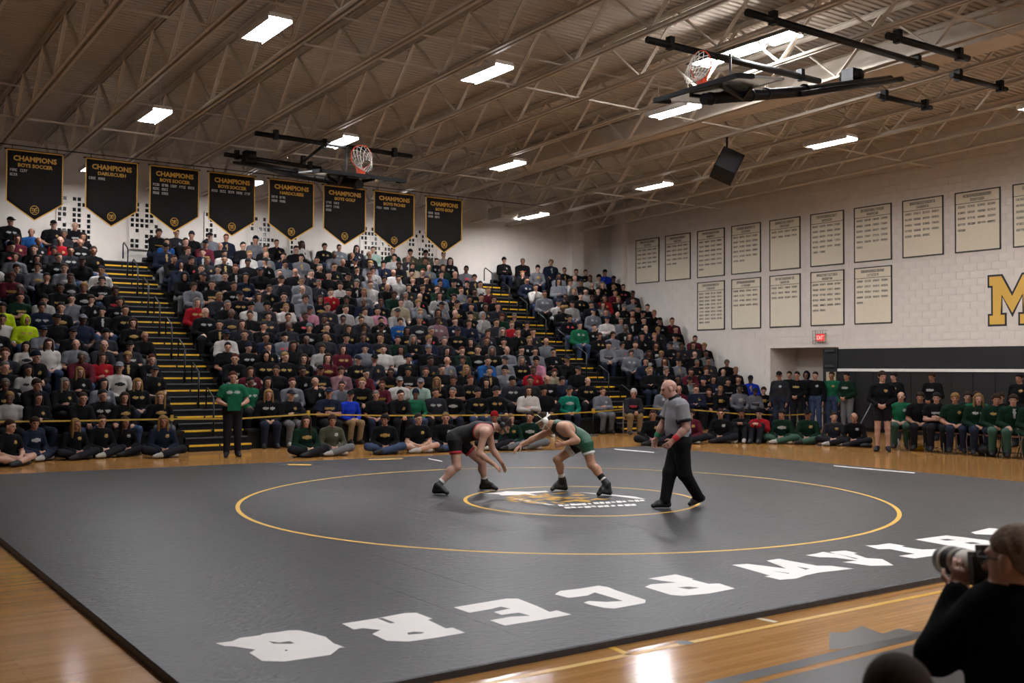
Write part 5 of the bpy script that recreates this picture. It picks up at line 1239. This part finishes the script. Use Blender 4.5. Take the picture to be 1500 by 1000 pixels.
def rel1(c, l, J):
    l = l.copy(); d = np.minimum(np.linalg.norm(c-J['shL'], axis=1), np.linalg.norm(c-J['shR'], axis=1)); t = (l == TOP)
    l[t & (d < .15)] = SK; l[t & (d >= .15) & (d < .166)] = EXTRA
    dn = np.linalg.norm(c-(J['nk']+.1*unit(J['hd']-J['nk'])), axis=1); t = (l == TOP) | (l == EXTRA); l[t & (dn < .085)] = SK; l[t & (dn >= .085) & (dn < .1)] = EXTRA
    return l
o1, JJ, hm1 = hero('wrestler', ft, bd, J1, dict(cloth=.004, bulk=1., sleeve='none', pants='shorts', hem=.5, hemtrim=EXTRA, sock=.1, hightop=.07, arm=1., leg=1.02, ltr=SK, curlL=.35, curlR=.45, neck=1.1, lpel=TOP, lp=TOP), None,
    [M_wsk, M_sing1, M_sing1, M_wshoe, M_eye, M_lip, M_logow, M_sock, M_trim1], .0056, 'crouching wrestler in black singlet with red trim', rel1)
add_hair(o1, hm1, 'short', HAIRM['brown']); headgear(o1, hm1, mat('headgear black', '#151517', .5), mat('ear cup black', '#1a1a1d', .4))
# wrestler in green
fa, fb = onz(884, 726, MZ), onz(820, 719, MZ); bd = (depth(fa)+depth(fb))/2; da, db = depth(fa)-bd, depth(fb)-bd; ft = (fa+fb)/2
J2 = dict(pel=(854, 645, 0), che=(829, 630, .02), nk=(811, 622.5, .02), hd=(797, 617, 0), hf=(-.66, -.12, -.74), hu=(-.72, 0, .69),
    shL=(829, 627, -.17), elL=(845, 645, -.24), wrL=(825, 650, -.26), haL=(815, 652, -.24), pnL=(0, .9, -.1), thL=(0, 0, 1),
    shR=(811, 628, .17), elR=(787, 640, .2), wrR=(764, 651, .2), haR=(755, 659, .18), pnR=(.4, .3, -.85), thR=(-.2, -.8, .4),
    hiL=(858, 649, -.1), knL=(867, 680, -.14), anL=(889, 709, da), toL=(877, 724, da-.05), hiR=(848, 650, .1), knR=(817, 673, .12), anR=(824, 703, db), toR=(809, 718, db-.05))
def rel2(c, l, J):
    l = l.copy(); d = np.minimum(np.linalg.norm(c-J['shL'], axis=1), np.linalg.norm(c-J['shR'], axis=1)); t = (l == TOP)
    ax = unit(J['che']-J['pel']); fr = -RIGHT*ax[2]*0; dn = np.cross(ax, unit(J['shL']-J['shR'])); dn = dn if dn[2] < 0 else -dn
    front = (((c-J['pel'])@dn) > .03) & (seg_dist(c, J['hiL'], J['knL']) > .14)
    l[t & front] = EXTRA; t2 = (l == TOP) | (l == EXTRA)
    l[t2 & (d < .145)] = SK; l[t2 & (d >= .145) & (d < .162)] = EXTRA
    nn = np.linalg.norm(c-(J['nk']+.1*unit(J['hd']-J['nk'])), axis=1); l[t2 & (nn < .085)] = SK
    return l
def ex2(S, J):
    u = unit(J['knR']-J['hiR']); q = J['hiR']*.5+J['knR']*.5
    for o_ in (-.03, -.055): S.cyl(q+u*o_-u*.006, q+u*o_+u*.006, .0905, .09, TRIM, .004, .004)
    a, k_ = J['anL'], unit(J['knL']-J['anL']); S.cyl(a+k_*.1, a+k_*.15, .048, .049, TOP, .004, .008)
o2, JJ, hm2 = hero('wrestler', ft, bd, J2, dict(cloth=.004, bulk=1., sleeve='none', pants='shorts', hem=.5, hemtrim=TRIM, sock=.12, hightop=.07, ltr=SK, curlL=1.5, curlR=.3, neck=1.1, lpel=TOP, lp=TOP, lshR=EXTRA, lshL=TOP), ex2,
    [M_wsk2, M_sing2, M_sing2, M_wshoe, M_eye, M_lip, M_logow, M_sock, M_sing2b], .0056, 'crouching wrestler in green singlet and white headgear reaching forward', rel2)
add_hair(o2, hm2, 'short', HAIRM['brown']); headgear(o2, hm2, M_white, M_white)
# referee
fa, fb = onz(966, 744, MZ), onz(1016, 741, MZ); bd = depth(fa); ft = (fa+fb)/2; db = depth(fb)-bd
J3 = dict(pel=(996, 646, 0), che=(993, 611, 0), nk=(989, 585, 0), hd=(979.5, 569.5, 0), hf=(-.96, -.1, -.24), hu=(-.22, 0, .97),
    shL=(999, 594, -.19), elL=(1005, 627, -.24), wrL=(987, 644, -.26), haL=(975, 655, -.27), pnL=(-.2, .9, -.1), thL=(-.7, 0, .5),
    shR=(984, 592, .19), elR=(970, 623, .22), wrR=(962, 640, .2), haR=(957, 656, .19), pnR=(.3, -.8, 0), thR=(-.8, 0, .2),
    hiL=(998, 649, -.09), knL=(1003, 694, -.06), anL=(1024, 729, db), toL=(1011, 741, db-.03), hiR=(993, 649, .09), knR=(981, 692, .03), anR=(974, 734, 0), toR=(957, 742.5, -.02), fuL=(-.5, 0, .8))
def ex3(S, J):
    for s, lb_ in (('L', EXTRA), ('R', TRIM)):
        e, w_ = J['el'+s], J['wr'+s]; S.cyl(e*.3+w_*.7, e*.02+w_*.98, .042, .039, lb_, .004, .006)
    S.econe(J['pel']*.8+J['che']*.2, J['pel']*.75+J['che']*.25, (.158, .142), (.158, .142), unit(J['shL']-J['shR']), PAN, .01, .006)
    S.ell(J['pel']*.45+J['che']*.55-RIGHT*.04, V(.13, .13, .15), TOP, .06)      # belly
def rel3(c, l, J):
    l = l.copy(); return l
o3, J3w, hm3 = hero('referee', ft, bd, J3, dict(cloth=.016, bulk=1.06, sleeve='short', cuff=LOGO, collar=LOGO, arm=1.08, curlL=.55, curlR=.6, neck=1.12), ex3,
    [M_rsk, mat('referee grey shirt', '#77777b', .8, var=.1, scale=14, bump=.2, bscale=25), mat('referee black trousers', '#09090b', .8, spec=.2, bump=.2, bscale=14), M_wshoe, M_eye, M_lip, M_blackm, mat('green wristband', '#16734a', .8), mat('red wristband', '#a81d28', .8)], .006, 'bald referee in grey shirt and black trousers walking across the mat', rel3)
v, f = hairD('thin', .008); c = link('hair', to_mesh('hair', v, f, np.zeros(len(f), int), [mat('stubble', '#9a7566', .7)]), None, o3); c.matrix_local = hm3; c.scale = (.955, .955, .94)
e = MB(); e.box((-.03, -.002, -.02), (.03, .002, .02)); pt_ = V(J3w['che'])*.6+V(J3w['shL'])*.4
# ------------------------------------------------------------------ photographer and the head before the lens
PD = 3.6
def Pp(x, y, dd): return vpt(atd(x, y, PD+dd))
JP = dict(hd=(1488, 822, 0), nk=(1497, 868, 0), che=(1500, 945, .0), pel=(1502, 1065, -.02), shL=(1442, 897, .06), shR=(1562, 905, -.04), elL=(1372, 958, .12), wrL=(1402, 872, .2), haL=(1410, 836, .22), elR=(1548, 1000, .2), wrR=(1468, 880, .3), haR=(1442, 850, .34),
    hiL=(1468, 1078, 0), hiR=(1538, 1078, 0), knL=(1440, 1085, .42), knR=(1540, 1085, .42), anL=(1440, 1245, .36), anR=(1540, 1245, .36), toL=(1440, 1262, .5), toR=(1540, 1262, .5))
rootp = vpt(atd(1502, 1108, PD)); rootp[2] = 0.; JW = {k_: Pp(*q)-rootp for k_, q in JP.items()}
for s in 'LR': JW['an'+s][2] = .09; JW['to'+s][2] = .04
JW.update(hf=RIGHT*-.56+FW*.83+UPV*-.05, hu=UPV+RIGHT*.05, pnL=FW*.9+RIGHT*.35, thL=RIGHT*-.9+UPV*.2, pnR=RIGHT*-.8, thR=UPV)
S = figure(JW, dict(cloth=.02, bulk=1.12, sleeve='long', hand=hand, curlL=.75, curlR=.9, hs=1.06, neck=1.15))
v, f, fl = S.mesh(.0075, None, 1)
po = link('photographer', to_mesh('photographer', v, f, fl, [mat('photographer skin', '#a87f6c', .5, var=.08, scale=20), mat('black knit sweater', '#0b0b0d', .95, spec=.08, var=.2, scale=60, bump=.5, bscale=160), PANTS['black trousers'], SHOES[0], M_eye, M_lip, M_blackm]), None, None, tuple(rootp))
tag(po, 'photographer in black sweater and glasses aiming a long white lens', 'person')
hmP = Matrix.Translation(Vector(JW['hd']))@Matrix([list(r) for r in frame(JW['hf'], JW['hu'])]).to_4x4()
v, f = hairD('short', .006); v = tuft(lap(v, f, 1), .003, 5); c = link('hair', to_mesh('hair', v, f, np.zeros(len(f), int), [mat('greying brown hair', '#6f6154', .85, spec=.1, var=.35, scale=60, bump=.6, bscale=120)]), None, po); c.matrix_local = hmP@Matrix.Scale(1.025, 4)
g = MB()
for s in (-1, 1):
    g.tube([(s*.034+.027*math.cos(t), .1, .004+.02*math.sin(t)) for t in np.linspace(0, 2*math.pi, 17)[:-1]], .0025, 6, closed=True); g.tube([(s*.062, .096, .01), (s*.08, .04, .012), (s*.083, -.01, .008)], .003, 6)
g.tube([(-.008, .104, .008), (.008, .104, .008)], .0025, 6); gl = g.build('glasses', M_black, po); gl.matrix_local = hmP@Matrix.Scale(1.06, 4)
lc, cb = atd(1386, 820, PD+.5), atd(1440, 826, PD+.17); dl = (cb-lc).normalized()
r = empty('camera_with_lens', lc); q = dl.to_track_quat('Z', 'Y').to_matrix().to_4x4(); LL = (cb-lc).length
lw, lk = mat('lens white', '#b9b3a6', .45, var=.04), mat('lens black', '#121214', .45, var=.05)
def seg(prof, m, nm): 
    b = MB().lathe(prof, 28, (0, 0, 0), q.to_3x3()); return b.build(nm, m, r)
seg(((.0, .03), (.045, .03), (.05, 0), (.056, 0), (.056, .045)), lk, 'lens_hood'); seg(((.056, .045), (.057, .046), (.057, .07), (.055, .071)), lw, 'lens_ring'); seg(((.055, .071), (.054, .072), (.054, .13), (.053, .131)), lk, 'zoom_ring'); seg(((.053, .131), (.052, .132), (.052, .165), (.05, .166)), lw, 'lens_ring'); seg(((.05, .166), (.047, .168), (.047, .19)), lk, 'focus_ring'); seg(((.047, .19), (.048, .191), (.045, LL-.03), (.042, LL)), lw, 'lens_barrel'); seg(((0, .033), (.044, .033)), mat('front glass', '#0b0d12', .05, var=0), 'front_element')
b = MB(); b.box((-.05, -.05, LL-.01), (.05, .045, LL+.05), q); b.box((-.025, .045, LL), (.025, .07, LL+.045), q); b.box((-.055, -.075, LL), (-.02, .03, LL+.045), q); b.build('camera_body', lk, r)
tag(r, 'black camera with long white telephoto lens held by the photographer', 'camera')
def stool(x, y, zt, label):
    r = empty('stool', (x, y, 0)); MB().lathe(((0, zt), (.17, zt), (.18, zt-.02), (.17, zt-.05), (0, zt-.05)), 20).build('seat', M_blackm, r)
    for k_ in range(4): a_ = math.pi/4+k_*math.pi/2; MB().tube([(.1*math.cos(a_), .1*math.sin(a_), zt-.05), (.19*math.cos(a_), .19*math.sin(a_), 0)], .014, 8).build('leg', M_chairf, r)
    MB().tube([(.15*math.cos(t), .15*math.sin(t), zt*.4) for t in np.linspace(0, 2*math.pi, 17)[:-1]], .009, 6, closed=True).build('foot_ring', M_chairf, r); tag(r, label, 'stool', 'stools at the floor edge')
stool(rootp[0]+JW['pel'][0], rootp[1]+JW['pel'][1], JW['pel'][2]-.13, 'low black stool under the photographer')
# person whose dark hair shows at the bottom edge
hp_ = atd(1322, 1027, 2.5); rz = math.atan2(-FW[0], FW[1])+math.pi
lp = Vector((hp_.x, hp_.y, hp_.z-.725-.02))
fp = person(('seat', 0), (lp.x, lp.y, lp.z), rz, 'dark-haired person seated close in front of the camera', 'k', 1, 'black trousers', 0, 'short', 'brown')
stool(lp.x, lp.y, lp.z, 'low black stool under the dark-haired person')
